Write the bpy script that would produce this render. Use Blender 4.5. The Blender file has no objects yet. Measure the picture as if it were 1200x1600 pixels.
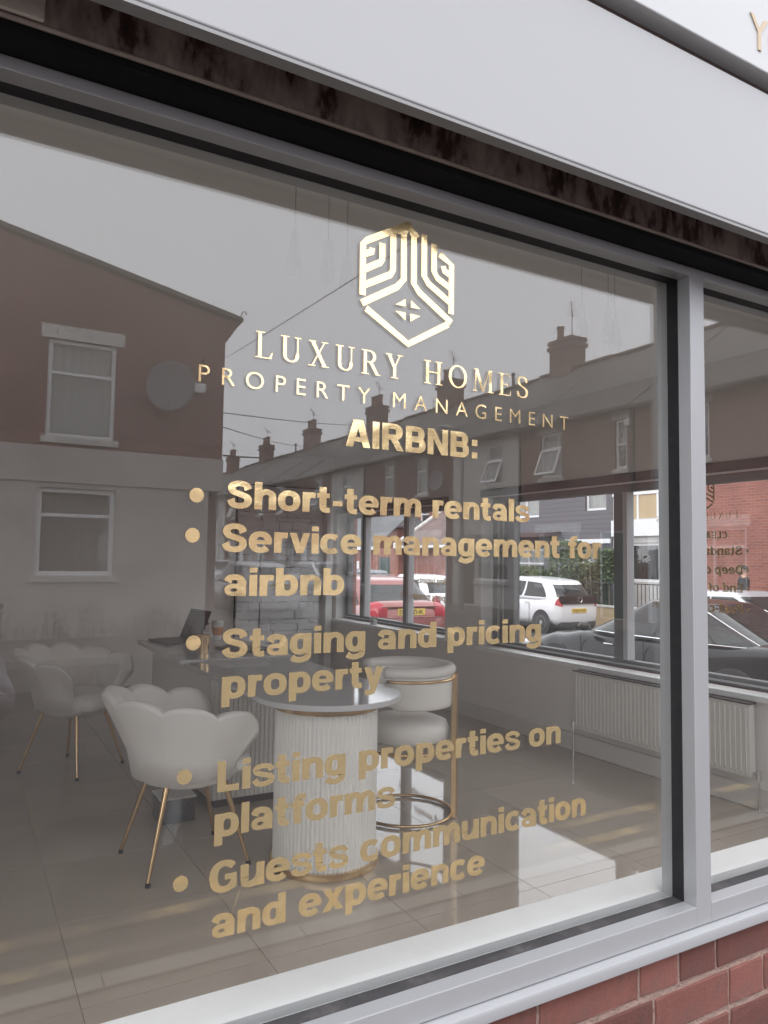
import bpy, bmesh, math, random
from mathutils import Vector, Matrix
random.seed(7)
R = math.radians
SC = bpy.context.scene
COL = SC.collection

# ------------------------------------------------------------------ camera
GLASS_Y = 0.0
cam_data = bpy.data.cameras.new('camera')
cam = bpy.data.objects.new('camera', cam_data)
COL.objects.link(cam)
SC.camera = cam
cam_data.sensor_fit = 'VERTICAL'
cam_data.sensor_height = 32.0
cam_data.lens = 32.0 * 1163.5 / 1600.0
cam_data.clip_start = 0.02
cam_data.clip_end = 600.0
def aim_camera(yaw, pitch, roll, loc):
    f = Vector((math.sin(yaw) * math.cos(pitch), math.cos(yaw) * math.cos(pitch), math.sin(pitch)))
    r = Vector((math.cos(yaw), -math.sin(yaw), 0))
    u = r.cross(f)
    r2 = r * math.cos(roll) + u * math.sin(roll)
    u2 = -r * math.sin(roll) + u * math.cos(roll)
    m = Matrix((r2, u2, -f)).transposed().to_4x4()
    m.translation = Vector(loc)
    cam.matrix_world = m
aim_camera(R(29.6547), R(3.6439), R(0.8360), (0, -1.25, 1.5))

# ------------------------------------------------------------------ sky, sun, exposure
world = bpy.data.worlds.new('World')
SC.world = world
world.use_nodes = True
wn = world.node_tree.nodes
wl = world.node_tree.links
sky = wn.new('ShaderNodeTexSky')
sky.sky_type = 'NISHITA'
sky.sun_disc = False
SUN_EL, SUN_ROT = R(52), R(215)
sky.sun_elevation = SUN_EL
sky.sun_rotation = SUN_ROT
sky.air_density = 1.0
sky.dust_density = 4.0
hsv = wn.new('ShaderNodeHueSaturation')
hsv.inputs['Saturation'].default_value = 0.12
mixg = wn.new('ShaderNodeMix')
mixg.data_type = 'RGBA'
mixg.inputs[0].default_value = 0.72          # an even layer of cloud over the sky
mixg.inputs[7].default_value = (18.9, 19.2, 20.6, 1)
wl.new(sky.outputs[0], hsv.inputs['Color'])
wl.new(hsv.outputs[0], mixg.inputs[6])
wl.new(mixg.outputs[2], wn['Background'].inputs[0])
wn['Background'].inputs[1].default_value = 0.15
sun_data = bpy.data.lights.new('sun', 'SUN')
sun_data.energy = 0.6
sun_data.angle = R(25)
sun_data.color = (1.0, 0.97, 0.93)
sun = bpy.data.objects.new('sun', sun_data)
COL.objects.link(sun)
sun.rotation_euler = (R(90) - SUN_EL, 0, R(-35))
sun.location = (0, -20, 30)
vs = SC.view_settings
vs.view_transform = 'Standard'
vs.look = 'None'
vs.exposure = 0.17
vs.gamma = 1.0
vs.use_curve_mapping = False
cy = SC.cycles
SC.render.engine = 'CYCLES'
cy.use_denoising = True
try:
    cy.denoiser = 'OPENIMAGEDENOISE'
except Exception:
    pass
cy.max_bounces = 12
cy.diffuse_bounces = 7
cy.use_adaptive_sampling = True
cy.adaptive_threshold = 0.02
cy.glossy_bounces = 5
cy.transmission_bounces = 6
cy.transparent_max_bounces = 24
cy.sample_clamp_indirect = 8.0
cy.caustics_reflective = False
cy.caustics_refractive = False

# ------------------------------------------------------------------ materials
def new_mat(name):
    m = bpy.data.materials.new(name)
    m.use_nodes = True
    return m, m.node_tree.nodes, m.node_tree.links, m.node_tree.nodes['Principled BSDF']
def rgb(c): return (c[0], c[1], c[2], 1.0)
def mat(name, color, rough=0.5, metal=0.0, var=0.0, scale=8.0, bump=0.0, bscale=60.0, spec=0.5, rvar=0.0, dirt=None, dscale=2.0, damt=0.5, coat=0.0, dpos=(0.48, 0.66)):
    m, n, l, p = new_mat(name)
    p.inputs['Base Color'].default_value = rgb(color)
    p.inputs['Roughness'].default_value = rough
    p.inputs['Metallic'].default_value = metal
    p.inputs['Specular IOR Level'].default_value = spec
    if coat:
        p.inputs['Coat Weight'].default_value = coat
        p.inputs['Coat Roughness'].default_value = 0.04
    tc = n.new('ShaderNodeTexCoord')
    if var or dirt or rvar:
        nz = n.new('ShaderNodeTexNoise')
        nz.inputs['Scale'].default_value = scale
        nz.inputs['Detail'].default_value = 6
        l.new(tc.outputs['Object'], nz.inputs['Vector'])
        oi = n.new('ShaderNodeObjectInfo')
        mx = n.new('ShaderNodeMix'); mx.data_type = 'RGBA'
        mx.inputs[6].default_value = rgb([c * (1 - var) for c in color])
        mx.inputs[7].default_value = rgb([min(1, c * (1 + var)) for c in color])
        l.new(nz.outputs['Fac'], mx.inputs[0])
        out = mx.outputs[2]
        if dirt:
            d = n.new('ShaderNodeTexNoise')
            d.inputs['Scale'].default_value = dscale
            d.inputs['Detail'].default_value = 8
            d.inputs['Roughness'].default_value = 0.7
            l.new(tc.outputs['Object'], d.inputs['Vector'])
            rp = n.new('ShaderNodeValToRGB')
            rp.color_ramp.elements[0].position = dpos[0]
            rp.color_ramp.elements[1].position = dpos[1]
            l.new(d.outputs['Fac'], rp.inputs[0])
            ml = n.new('ShaderNodeMath'); ml.operation = 'MULTIPLY'
            ml.inputs[1].default_value = damt
            l.new(rp.outputs[0], ml.inputs[0])
            m2 = n.new('ShaderNodeMix'); m2.data_type = 'RGBA'
            m2.inputs[7].default_value = rgb(dirt)
            l.new(ml.outputs[0], m2.inputs[0])
            l.new(out, m2.inputs[6])
            out = m2.outputs[2]
        l.new(out, p.inputs['Base Color'])
        if rvar:
            mr = n.new('ShaderNodeMapRange')
            mr.inputs['To Min'].default_value = max(0, rough - rvar)
            mr.inputs['To Max'].default_value = rough + rvar
            l.new(nz.outputs['Fac'], mr.inputs['Value'])
            l.new(mr.outputs[0], p.inputs['Roughness'])
    if bump:
        bz = n.new('ShaderNodeTexNoise')
        bz.inputs['Scale'].default_value = bscale
        bz.inputs['Detail'].default_value = 5
        l.new(tc.outputs['Object'], bz.inputs['Vector'])
        bp = n.new('ShaderNodeBump')
        bp.inputs['Strength'].default_value = bump
        bp.inputs['Distance'].default_value = 0.01
        l.new(bz.outputs['Fac'], bp.inputs['Height'])
        l.new(bp.outputs[0], p.inputs['Normal'])
    return m
def random_tint(m, amount):
    """vary the base colour from object to object (bricks, tiles)"""
    n, l = m.node_tree.nodes, m.node_tree.links
    p = n['Principled BSDF']
    oi = n.new('ShaderNodeObjectInfo')
    hs = n.new('ShaderNodeHueSaturation')
    mr = n.new('ShaderNodeMapRange')
    mr.inputs['To Min'].default_value = 1 - amount
    mr.inputs['To Max'].default_value = 1 + amount
    l.new(oi.outputs['Random'], mr.inputs['Value'])
    l.new(mr.outputs[0], hs.inputs['Value'])
    src = p.inputs['Base Color']
    if src.is_linked:
        l.new(src.links[0].from_socket, hs.inputs['Color'])
    else:
        hs.inputs['Color'].default_value = src.default_value
    l.new(hs.outputs[0], src)
    return m
def brick_mat(name, c1, c2, mortar, plane='xz', scale=1.0, soot=None):
    m, n, l, p = new_mat(name)
    tc = n.new('ShaderNodeTexCoord')
    sx = n.new('ShaderNodeSeparateXYZ'); cx = n.new('ShaderNodeCombineXYZ')
    l.new(tc.outputs['Object'], sx.inputs[0])
    l.new(sx.outputs['X' if plane == 'xz' else 'Y'], cx.inputs[0])
    l.new(sx.outputs['Z'], cx.inputs[1])
    b = n.new('ShaderNodeTexBrick')
    b.inputs['Color1'].default_value = rgb(c1); b.inputs['Color2'].default_value = rgb(c2)
    b.inputs['Mortar'].default_value = rgb(mortar)
    b.inputs['Scale'].default_value = 1.0
    b.inputs['Brick Width'].default_value = 0.225
    b.inputs['Row Height'].default_value = 0.075
    b.inputs['Mortar Size'].default_value = 0.008
    b.inputs['Bias'].default_value = -0.1
    l.new(cx.outputs[0], b.inputs['Vector'])
    nz = n.new('ShaderNodeTexNoise'); nz.inputs['Scale'].default_value = 1.3; nz.inputs['Detail'].default_value = 8
    l.new(tc.outputs['Object'], nz.inputs['Vector'])
    mx = n.new('ShaderNodeMix'); mx.data_type = 'RGBA'; mx.blend_type = 'MULTIPLY'
    mr = n.new('ShaderNodeMapRange'); mr.inputs['To Min'].default_value = 0.55; mr.inputs['To Max'].default_value = 1.3
    l.new(nz.outputs['Fac'], mr.inputs['Value'])
    mx.inputs[0].default_value = 1.0
    l.new(b.outputs['Color'], mx.inputs[6]); l.new(mr.outputs[0], mx.inputs[7])
    l.new(mx.outputs[2], p.inputs['Base Color'])
    bp = n.new('ShaderNodeBump'); bp.inputs['Strength'].default_value = 0.5; bp.inputs['Distance'].default_value = 0.006
    bp.invert = True
    l.new(b.outputs['Fac'], bp.inputs['Height']); l.new(bp.outputs[0], p.inputs['Normal'])
    p.inputs['Roughness'].default_value = 0.9
    return m
def slate_mat(name, c, plane='yz'):
    m = brick_mat(name, c, [x * 1.35 for x in c], [x * 0.5 for x in c], plane)
    for nd in m.node_tree.nodes:
        if nd.type == 'TEX_BRICK':
            nd.inputs['Brick Width'].default_value = 0.28
            nd.inputs['Row Height'].default_value = 0.14
            nd.inputs['Mortar Size'].default_value = 0.006
    m.node_tree.nodes['Principled BSDF'].inputs['Roughness'].default_value = 0.6
    return m
def glass_mat(name, f0, tint=(0.93, 0.95, 0.94), rough=0.0, dust=0.0):
    """flat glazing: part of the light is mirrored after Schlick's law, the rest goes straight through"""
    m, n, l, p = new_mat(name)
    n.remove(p)
    geo = n.new('ShaderNodeNewGeometry')
    dt = n.new('ShaderNodeVectorMath'); dt.operation = 'DOT_PRODUCT'
    l.new(geo.outputs['Incoming'], dt.inputs[0]); l.new(geo.outputs['Normal'], dt.inputs[1])
    ab = n.new('ShaderNodeMath'); ab.operation = 'ABSOLUTE'; l.new(dt.outputs['Value'], ab.inputs[0])
    om = n.new('ShaderNodeMath'); om.operation = 'SUBTRACT'; om.inputs[0].default_value = 1.0; l.new(ab.outputs[0], om.inputs[1])
    pw = n.new('ShaderNodeMath'); pw.operation = 'POWER'; pw.inputs[1].default_value = 5.0; l.new(om.outputs[0], pw.inputs[0])
    ma = n.new('ShaderNodeMath'); ma.operation = 'MULTIPLY_ADD'
    ma.inputs[1].default_value = 1 - f0; ma.inputs[2].default_value = f0
    l.new(pw.outputs[0], ma.inputs[0])
    tr = n.new('ShaderNodeBsdfTransparent'); tr.inputs[0].default_value = rgb(tint)
    gl = n.new('ShaderNodeBsdfGlossy'); gl.inputs['Roughness'].default_value = rough
    gl.inputs[0].default_value = (1, 1, 1, 1)
    mx = n.new('ShaderNodeMixShader')
    l.new(ma.outputs[0], mx.inputs[0]); l.new(tr.outputs[0], mx.inputs[1]); l.new(gl.outputs[0], mx.inputs[2])
    out = mx.outputs[0]
    if dust:
        tc = n.new('ShaderNodeTexCoord')
        a = n.new('ShaderNodeTexNoise'); a.inputs['Scale'].default_value = 2.2; a.inputs['Detail'].default_value = 9; a.inputs['Roughness'].default_value = 0.72
        mp = n.new('ShaderNodeMapping'); mp.inputs['Scale'].default_value = (1.0, 1.0, 0.45); mp.inputs['Rotation'].default_value = (0, 0.35, 0)
        l.new(tc.outputs['Object'], mp.inputs[0]); l.new(mp.outputs[0], a.inputs['Vector'])
        r_ = n.new('ShaderNodeMapRange'); r_.inputs['From Min'].default_value = 0.35; r_.inputs['From Max'].default_value = 0.75
        r_.inputs['To Min'].default_value = dust * 0.45; r_.inputs['To Max'].default_value = dust * 1.9
        l.new(a.outputs['Fac'], r_.inputs['Value'])
        df = n.new('ShaderNodeBsdfDiffuse'); df.inputs[0].default_value = (0.75, 0.73, 0.70, 1)
        m2 = n.new('ShaderNodeMixShader')
        l.new(r_.outputs[0], m2.inputs[0]); l.new(out, m2.inputs[1]); l.new(df.outputs[0], m2.inputs[2])
        out = m2.outputs[0]
    l.new(out, n['Material Output'].inputs[0])
    return m

M = {}
M['shopglass'] = glass_mat('shop_glass', 0.069, (0.99, 0.995, 0.99), dust=0.010)
M['sideglass'] = glass_mat('side_glass', 0.04, (0.99, 0.995, 0.99))
M['houseglass'] = glass_mat('house_glass', 0.07, (0.9, 0.92, 0.92))
M['alu'] = mat('satin_aluminium', (0.455, 0.462, 0.475), 0.38, 0.35, var=0.05, scale=5, bump=0.02, bscale=300)
M['gasket'] = mat('black_rubber', (0.010, 0.010, 0.012), 0.7, var=0.3, scale=30, dirt=(0.05, 0.045, 0.04), dscale=14, damt=0.3)
M['skylit_dusty_gasket'] = mat('skylit_dusty_rubber', (0.055, 0.052, 0.055), 0.8, var=0.4, scale=12, dirt=(0.16, 0.15, 0.145), dscale=9, damt=0.6)  # bottom gasket: dusty, and its colour lightened for the sky its top reflects
M['fascia'] = mat('white_fascia', (0.435, 0.439, 0.446), 0.42, var=0.025, scale=1.5, spec=0.3)
M['fascia_edge'] = mat('fascia_edge_trim', (0.30, 0.30, 0.30), 0.5)
M['signwhite'] = mat('white_sign_board', (0.53, 0.536, 0.54), 0.3, var=0.01)
M['beam_plain'] = mat('peeling_brown_paint', (0.25, 0.195, 0.18), 0.75, var=0.4, scale=7, bump=0.5, bscale=40, dirt=(0.030, 0.013, 0.011), dscale=9, damt=0.85)
def peeling_mat():
    m, n, l, p = new_mat('peeling_painted_beam')
    tc = n.new('ShaderNodeTexCoord')
    mp = n.new('ShaderNodeMapping'); mp.inputs['Scale'].default_value = (1.0, 1.0, 0.42)
    l.new(tc.outputs['Object'], mp.inputs[0])
    a = n.new('ShaderNodeTexNoise'); a.inputs['Scale'].default_value = 9; a.inputs['Detail'].default_value = 10; a.inputs['Roughness'].default_value = 0.68
    b = n.new('ShaderNodeTexNoise'); b.inputs['Scale'].default_value = 55; b.inputs['Detail'].default_value = 6
    l.new(mp.outputs[0], a.inputs['Vector']); l.new(mp.outputs[0], b.inputs['Vector'])
    s = n.new('ShaderNodeMath'); s.operation = 'MULTIPLY_ADD'; s.inputs[1].default_value = 0.28
    l.new(b.outputs['Fac'], s.inputs[0]); l.new(a.outputs['Fac'], s.inputs[2])
    cr = n.new('ShaderNodeValToRGB')
    el = cr.color_ramp.elements
    el[0].position = 0.47; el[0].color = (0.020, 0.010, 0.009, 1)
    el[1].position = 0.76; el[1].color = (0.46, 0.38, 0.34, 1)
    e = el.new(0.555); e.color = (0.085, 0.040, 0.036, 1)
    e = el.new(0.61); e.color = (0.26, 0.195, 0.18, 1)
    l.new(s.outputs[0], cr.inputs[0]); l.new(cr.outputs[0], p.inputs['Base Color'])
    bp = n.new('ShaderNodeBump'); bp.inputs['Strength'].default_value = 0.6; bp.inputs['Distance'].default_value = 0.004
    l.new(s.outputs[0], bp.inputs['Height']); l.new(bp.outputs[0], p.inputs['Normal'])
    p.inputs['Roughness'].default_value = 0.75
    return m
M['beam'] = peeling_mat()
M['beamlip'] = mat('beam_drip_edge', (0.27, 0.22, 0.19), 0.7, var=0.4, scale=20)
M['black'] = mat('black_paint', (0.008, 0.008, 0.009), 0.85, spec=0.2)
M['plaster_patch'] = mat('old_cream_paint', (0.66, 0.59, 0.52), 0.8, var=0.15, scale=20, bump=0.3)
M['whiteboard'] = mat('white_sill_board', (0.90, 0.90, 0.89), 0.35, var=0.02, scale=6, dirt=(0.55, 0.54, 0.5), dscale=12, damt=0.12)
M['brick'] = random_tint(mat('red_brick', (0.20, 0.077, 0.063), 0.88, var=0.32, scale=16, bump=0.22, bscale=140, dirt=(0.115, 0.068, 0.060), dscale=9, damt=0.7), 0.34)
M['mortar'] = mat('pink_mortar', (0.36, 0.25, 0.21), 0.95, var=0.25, scale=25, bump=0.8, bscale=120)
M['innerwall'] = mat('warm_grey_wall_paint', (0.80, 0.765, 0.735), 0.75, var=0.03, scale=2)
M['ceiling'] = mat('ceiling_paint', (0.86, 0.845, 0.825), 0.85)
M['skirt'] = mat('skirting_paint', (0.72, 0.68, 0.64), 0.5)
M['tile'] = random_tint(mat('polished_floor_tile', (0.44, 0.375, 0.31), 0.04, var=0.10, scale=3, spec=0.62), 0.05)
M['grout'] = mat('floor_grout', (0.33, 0.28, 0.235), 0.8)
M['bandbrown'] = mat('brown_window_header', (0.065, 0.036, 0.034), 0.5, var=0.1)
M['sideframe'] = mat('grey_side_frame', (0.17, 0.17, 0.175), 0.45)
M['sideframe_light'] = mat('pale_grey_frame_edge', (0.55, 0.56, 0.57), 0.4)
M['radiator'] = mat('white_radiator_enamel', (0.74, 0.72, 0.68), 0.35)
M['chrome'] = mat('chrome', (0.75, 0.75, 0.76), 0.12, 1.0)
M['gold'] = mat('brushed_gold', (0.72, 0.50, 0.27), 0.25, 1.0, var=0.1, scale=20)
M['velvet'] = mat('cream_velvet', (0.89, 0.87, 0.83), 0.85, var=0.04, scale=5, bump=0.12, bscale=200, spec=0.2)
M['velvet'].node_tree.nodes['Principled BSDF'].inputs['Sheen Weight'].default_value = 0.35
M['leather'] = mat('cream_leather', (0.86, 0.83, 0.78), 0.45, var=0.04, scale=6)
M['deskwhite'] = mat('white_fluted_lacquer', (0.88, 0.86, 0.82), 0.5)
M['desktop'] = mat('pale_grey_polished_top', (0.66, 0.65, 0.65), 0.06, var=0.08, scale=3, spec=0.6)
M['screen'] = mat('dark_laptop_shell', (0.035, 0.033, 0.035), 0.35)
M['paper'] = mat('white_paper', (0.8, 0.8, 0.79), 0.7)
M['orange'] = mat('orange_card_sleeve', (0.62, 0.25, 0.07), 0.6)
M['pampas'] = mat('cream_pampas', (0.72, 0.66, 0.54), 0.9, var=0.15)
M['clad'] = random_tint(mat('white_split_stone', (0.80, 0.81, 0.82), 0.8, var=0.08, scale=18, bump=0.5, bscale=35), 0.10)
# gold foil lettering
def foil_mat():
    m, n, l, p = new_mat('gold_mirror_foil')
    p.inputs['Base Color'].default_value = (1.0, 0.76, 0.41, 1)
    p.inputs['Metallic'].default_value = 0.80
    p.inputs['Roughness'].default_value = 0.13
    tc = n.new('ShaderNodeTexCoord')
    a = n.new('ShaderNodeTexNoise'); a.inputs['Scale'].default_value = 13; a.inputs['Detail'].default_value = 1.5
    b = n.new('ShaderNodeTexNoise'); b.inputs['Scale'].default_value = 150; b.inputs['Detail'].default_value = 2
    l.new(tc.outputs['Object'], a.inputs['Vector']); l.new(tc.outputs['Object'], b.inputs['Vector'])
    s = n.new('ShaderNodeMath'); s.operation = 'MULTIPLY_ADD'; s.inputs[1].default_value = 0.03
    l.new(b.outputs['Fac'], s.inputs[0]); l.new(a.outputs['Fac'], s.inputs[2])
    bp = n.new('ShaderNodeBump'); bp.inputs['Strength'].default_value = 0.42; bp.inputs['Distance'].default_value = 0.008
    l.new(s.outputs[0], bp.inputs['Height']); l.new(bp.outputs[0], p.inputs['Normal'])
    return m
M['foil'] = foil_mat()
M['foilback'] = mat('foil_backing', (0.10, 0.055, 0.045), 0.6)
# street
M['asphalt'] = mat('asphalt', (0.048, 0.046, 0.046), 0.85, var=0.3, scale=1.2, bump=0.4, bscale=90, dirt=(0.030, 0.029, 0.029), dscale=0.6, damt=0.7)
M['paving'] = mat('concrete_paving', (0.15, 0.130, 0.12), 0.9, var=0.2, scale=2.5, bump=0.3, bscale=70, dirt=(0.10, 0.085, 0.08), dscale=1.5, damt=0.6)
M['kerb'] = mat('kerb_stone', (0.25, 0.24, 0.22), 0.9, var=0.2, scale=6)
M['yellow'] = mat('worn_yellow_paint', (0.50, 0.36, 0.15), 0.8, var=0.3, scale=10, dirt=(0.075, 0.072, 0.07), dscale=1.6, damt=0.97, dpos=(0.36, 0.52))
M['brickA_xz'] = brick_mat('gable_brick', (0.25, 0.085, 0.068), (0.13, 0.048, 0.042), (0.30, 0.23, 0.21), 'xz')
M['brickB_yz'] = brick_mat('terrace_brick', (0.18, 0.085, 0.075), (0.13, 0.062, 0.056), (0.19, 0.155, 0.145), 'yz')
M['brickB2_yz'] = brick_mat('terrace_brick_pale', (0.24, 0.12, 0.10), (0.18, 0.088, 0.075), (0.23, 0.185, 0.17), 'yz')
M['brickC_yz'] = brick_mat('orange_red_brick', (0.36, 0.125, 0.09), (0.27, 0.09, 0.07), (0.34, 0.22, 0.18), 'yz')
M['brickC_xz'] = brick_mat('orange_red_brick_end', (0.46, 0.15, 0.10), (0.36, 0.11, 0.08), (0.42, 0.27, 0.22), 'xz')
M['render'] = mat('grey_render', (0.52, 0.48, 0.46), 0.9, var=0.10, scale=1.5, bump=0.2, bscale=60, dirt=(0.30, 0.27, 0.255), dscale=1.4, damt=0.4)
M['render2'] = mat('pale_render', (0.58, 0.57, 0.55), 0.9, var=0.08, scale=1.5, dirt=(0.3, 0.29, 0.27), dscale=1.2, damt=0.35)
M['slate'] = slate_mat('roof_slate', (0.085, 0.080, 0.078), 'yz')
M['slate_xz'] = slate_mat('roof_slate_across', (0.10, 0.105, 0.11), 'xz')
M['rooftile'] = slate_mat('brown_roof_tile', (0.13, 0.085, 0.075), 'yz')
M['stone'] = mat('painted_stone', (0.66, 0.64, 0.61), 0.85, var=0.12, scale=6, dirt=(0.24, 0.21, 0.2), dscale=7, damt=0.6)
M['upvc'] = mat('white_upvc', (0.84, 0.84, 0.85), 0.35)
M['curtain'] = mat('net_curtain', (0.40, 0.37, 0.34), 0.9, var=0.15, scale=3)
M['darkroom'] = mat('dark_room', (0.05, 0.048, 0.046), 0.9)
M['blind'] = mat('pleated_blind', (0.23, 0.20, 0.175), 0.9, var=0.1)
M['metalgrey'] = mat('galvanised_metal', (0.28, 0.28, 0.29), 0.5, 0.6)
M['darkmetal'] = mat('dark_metal', (0.04, 0.04, 0.042), 0.5, 0.3)
M['dish'] = mat('grey_dish', (0.19, 0.185, 0.20), 0.6)
M['greyclad'] = mat('grey_board_cladding', (0.125, 0.124, 0.138), 0.6, var=0.06, scale=4)
M['cream'] = mat('tan_panel', (0.52, 0.39, 0.235), 0.6, var=0.05)
M['leaf'] = mat('hedge_leaf', (0.055, 0.085, 0.030), 0.6, var=0.5, scale=3)
M['leaf2'] = mat('hedge_leaf_light', (0.10, 0.135, 0.05), 0.6, var=0.4, scale=3)
M['weed'] = mat('dry_weed', (0.15, 0.12, 0.08), 0.9, var=0.4, scale=3)
M['fencegreen'] = mat('dark_green_paint', (0.03, 0.06, 0.055), 0.5)
# cars and people
def paint(name, c, metal=0.0): return mat(name, c, 0.32, metal, coat=0.7)
M['white_paint'] = paint('white_car_paint', (0.80, 0.80, 0.81))
M['black_paint'] = mat('black_car_paint', (0.006, 0.006, 0.007), 0.22, spec=0.22, coat=0.3)
M['silver_paint'] = paint('silver_car_paint', (0.55, 0.55, 0.58), 0.4)
M['coral_paint'] = paint('coral_red_car_paint', (0.27, 0.070, 0.058), 0.25)
M['grey_paint'] = paint('grey_car_paint', (0.16, 0.165, 0.18), 0.4)
M['carglass'] = mat('tinted_car_glass', (0.014, 0.018, 0.018), 0.03, spec=0.5)
M['tyre'] = mat('tyre_rubber', (0.02, 0.02, 0.02), 0.8)
M['rim'] = mat('silver_wheel', (0.58, 0.58, 0.60), 0.35, 0.6)
M['trim'] = mat('black_plastic', (0.03, 0.03, 0.032), 0.6)
M['redlight'] = mat('red_lamp_lens', (0.42, 0.015, 0.03), 0.15)
M['clearlight'] = mat('clear_lamp_lens', (0.6, 0.62, 0.64), 0.1)
M['plate'] = mat('yellow_number_plate', (0.78, 0.55, 0.10), 0.45)
M['ink'] = mat('black_ink', (0.012, 0.012, 0.012), 0.6)
M['skin'] = mat('skin', (0.52, 0.32, 0.24), 0.55)
M['hair'] = mat('dark_hair', (0.03, 0.022, 0.018), 0.7)
M['jacketdark'] = mat('dark_jacket', (0.035, 0.034, 0.04), 0.75, var=0.2, scale=10)
M['jeans'] = mat('dark_trousers', (0.04, 0.045, 0.06), 0.85)
M['shoe'] = mat('dark_shoe', (0.03, 0.028, 0.027), 0.6)
M['puffer'] = mat('lilac_grey_puffer', (0.36, 0.33, 0.38), 0.5, var=0.1, scale=8)
M['jar'] = glass_mat('jar_glass', 0.12, (0.85, 0.87, 0.86), 0.02)
M['wax'] = mat('candle_wax', (0.68, 0.66, 0.62), 0.6)
M['clearplastic'] = glass_mat('clear_plastic', 0.10, (0.72, 0.74, 0.76), 0.1)
M['lampglass'] = glass_mat('pendant_glass', 0.08, (0.93, 0.93, 0.93), 0.05)

# ------------------------------------------------------------------ mesh helpers
class MB:
    def __init__(s): s.v = []; s.f = []
    def quad(s, a, b, c, d):
        i = len(s.v); s.v += [tuple(a), tuple(b), tuple(c), tuple(d)]; s.f.append((i, i + 1, i + 2, i + 3)); return s
    def poly(s, pts):
        i = len(s.v); s.v += [tuple(p) for p in pts]; s.f.append(tuple(range(i, i + len(pts)))); return s
    def box(s, x0, x1, y0, y1, z0, z1):
        i = len(s.v)
        s.v += [(x0, y0, z0), (x1, y0, z0), (x1, y1, z0), (x0, y1, z0), (x0, y0, z1), (x1, y0, z1), (x1, y1, z1), (x0, y1, z1)]
        s.f += [(i, i + 3, i + 2, i + 1), (i + 4, i + 5, i + 6, i + 7), (i, i + 1, i + 5, i + 4), (i + 1, i + 2, i + 6, i + 5), (i + 2, i + 3, i + 7, i + 6), (i + 3, i, i + 4, i + 7)]
        return s
    def loops(s, rings, closed=True, cap=True):
        """join successive rings of equal length"""
        i = len(s.v); n = len(rings[0])
        for r in rings: s.v += [tuple(p) for p in r]
        for k in range(len(rings) - 1):
            for j in range(n if closed else n - 1):
                a = i + k * n + j; b = i + k * n + (j + 1) % n
                s.f.append((a, b, b + n, a + n))
        if cap:
            s.f.append(tuple(i + j for j in reversed(range(n))))
            s.f.append(tuple(i + (len(rings) - 1) * n + j for j in range(n)))
        return s
    def tube(s, p0, p1, r0, r1=None, n=10):
        return s.path([p0, p1], [r0, r0 if r1 is None else r1], n)
    def path(s, pts, rad, n=8, closed=False):
        pts = [Vector(p) for p in pts]; m = len(pts)
        if not isinstance(rad, (list, tuple)): rad = [rad] * m
        rings = []; up = None
        for k in range(m):
            if closed: d = pts[(k + 1) % m] - pts[k - 1]
            else: d = pts[min(k + 1, m - 1)] - pts[max(k - 1, 0)]
            d.normalize()
            if up is None:
                up = Vector((0, 0, 1)) if abs(d.z) < 0.9 else Vector((1, 0, 0))
            a = d.cross(up).normalized(); b = a.cross(d).normalized(); up = b
            rings.append([pts[k] + (a * math.cos(t) + b * math.sin(t)) * rad[k] for t in [2 * math.pi * j / n for j in range(n)]])
        if closed: rings.append(rings[0])
        return s.loops(rings, True, not closed)
    def lathe(s, prof, c=(0, 0, 0), n=24, axis='z', cap=True):
        rings = []
        for r, h in prof:
            ring = []
            for j in range(n):
                t = 2 * math.pi * j / n
                p = (r * math.cos(t), r * math.sin(t), h)
                if axis == 'x': p = (h, r * math.cos(t), r * math.sin(t))
                if axis == 'y': p = (r * math.sin(t), h, r * math.cos(t))
                ring.append((p[0] + c[0], p[1] + c[1], p[2] + c[2]))
            rings.append(ring)
        return s.loops(rings, True, cap)
    def prism(s, poly, to3d, d0, d1):
        a = [to3d(u, v, d0) for u, v in poly]; b = [to3d(u, v, d1) for u, v in poly]
        return s.loops([a, b], True, True)
    def grid(s, fn, nu, nv):
        i = len(s.v)
        for a in range(nu + 1):
            for b in range(nv + 1): s.v.append(tuple(fn(a / nu, b / nv)))
        for a in range(nu):
            for b in range(nv):
                k = i + a * (nv + 1) + b
                s.f.append((k, k + 1, k + nv + 2, k + nv + 1))
        return s
    def blob(s, c, r, nu=12, nv=8):
        rings = []
        for k in range(1, nv):
            t = math.pi * k / nv
            rings.append([(c[0] + r[0] * math.sin(t) * math.cos(2 * math.pi * j / nu), c[1] + r[1] * math.sin(t) * math.sin(2 * math.pi * j / nu), c[2] - r[2] * math.cos(t)) for j in range(nu)])
        return s.loops(rings)
    def mesh(s, name):
        me = bpy.data.meshes.new(name)
        me.from_pydata(s.v, [], s.f)
        bm = bmesh.new(); bm.from_mesh(me)
        bmesh.ops.recalc_face_normals(bm, faces=bm.faces)
        bm.to_mesh(me); bm.free()
        return me
    def build(s, name, m, parent=None, smooth=False, bevel=0.0, seg=2, sub=0):
        me = s.mesh(name)
        me.materials.append(M[m] if isinstance(m, str) else m)
        o = bpy.data.objects.new(name, me)
        COL.objects.link(o)
        finish(o, smooth, bevel, seg, sub)
        if parent is not None: attach(o, parent)
        return o
def finish(o, smooth=False, bevel=0.0, seg=2, sub=0):
    if smooth:
        for p in o.data.polygons: p.use_smooth = True
        if smooth == 'auto':
            try: o.data.set_sharp_from_angle(angle=R(38))
            except Exception: pass
    if bevel:
        b = o.modifiers.new('bevel', 'BEVEL'); b.width = bevel; b.segments = seg; b.limit_method = 'ANGLE'; b.angle_limit = R(35)
    if sub:
        d = o.modifiers.new('sub', 'SUBSURF'); d.levels = sub; d.render_levels = sub
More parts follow.
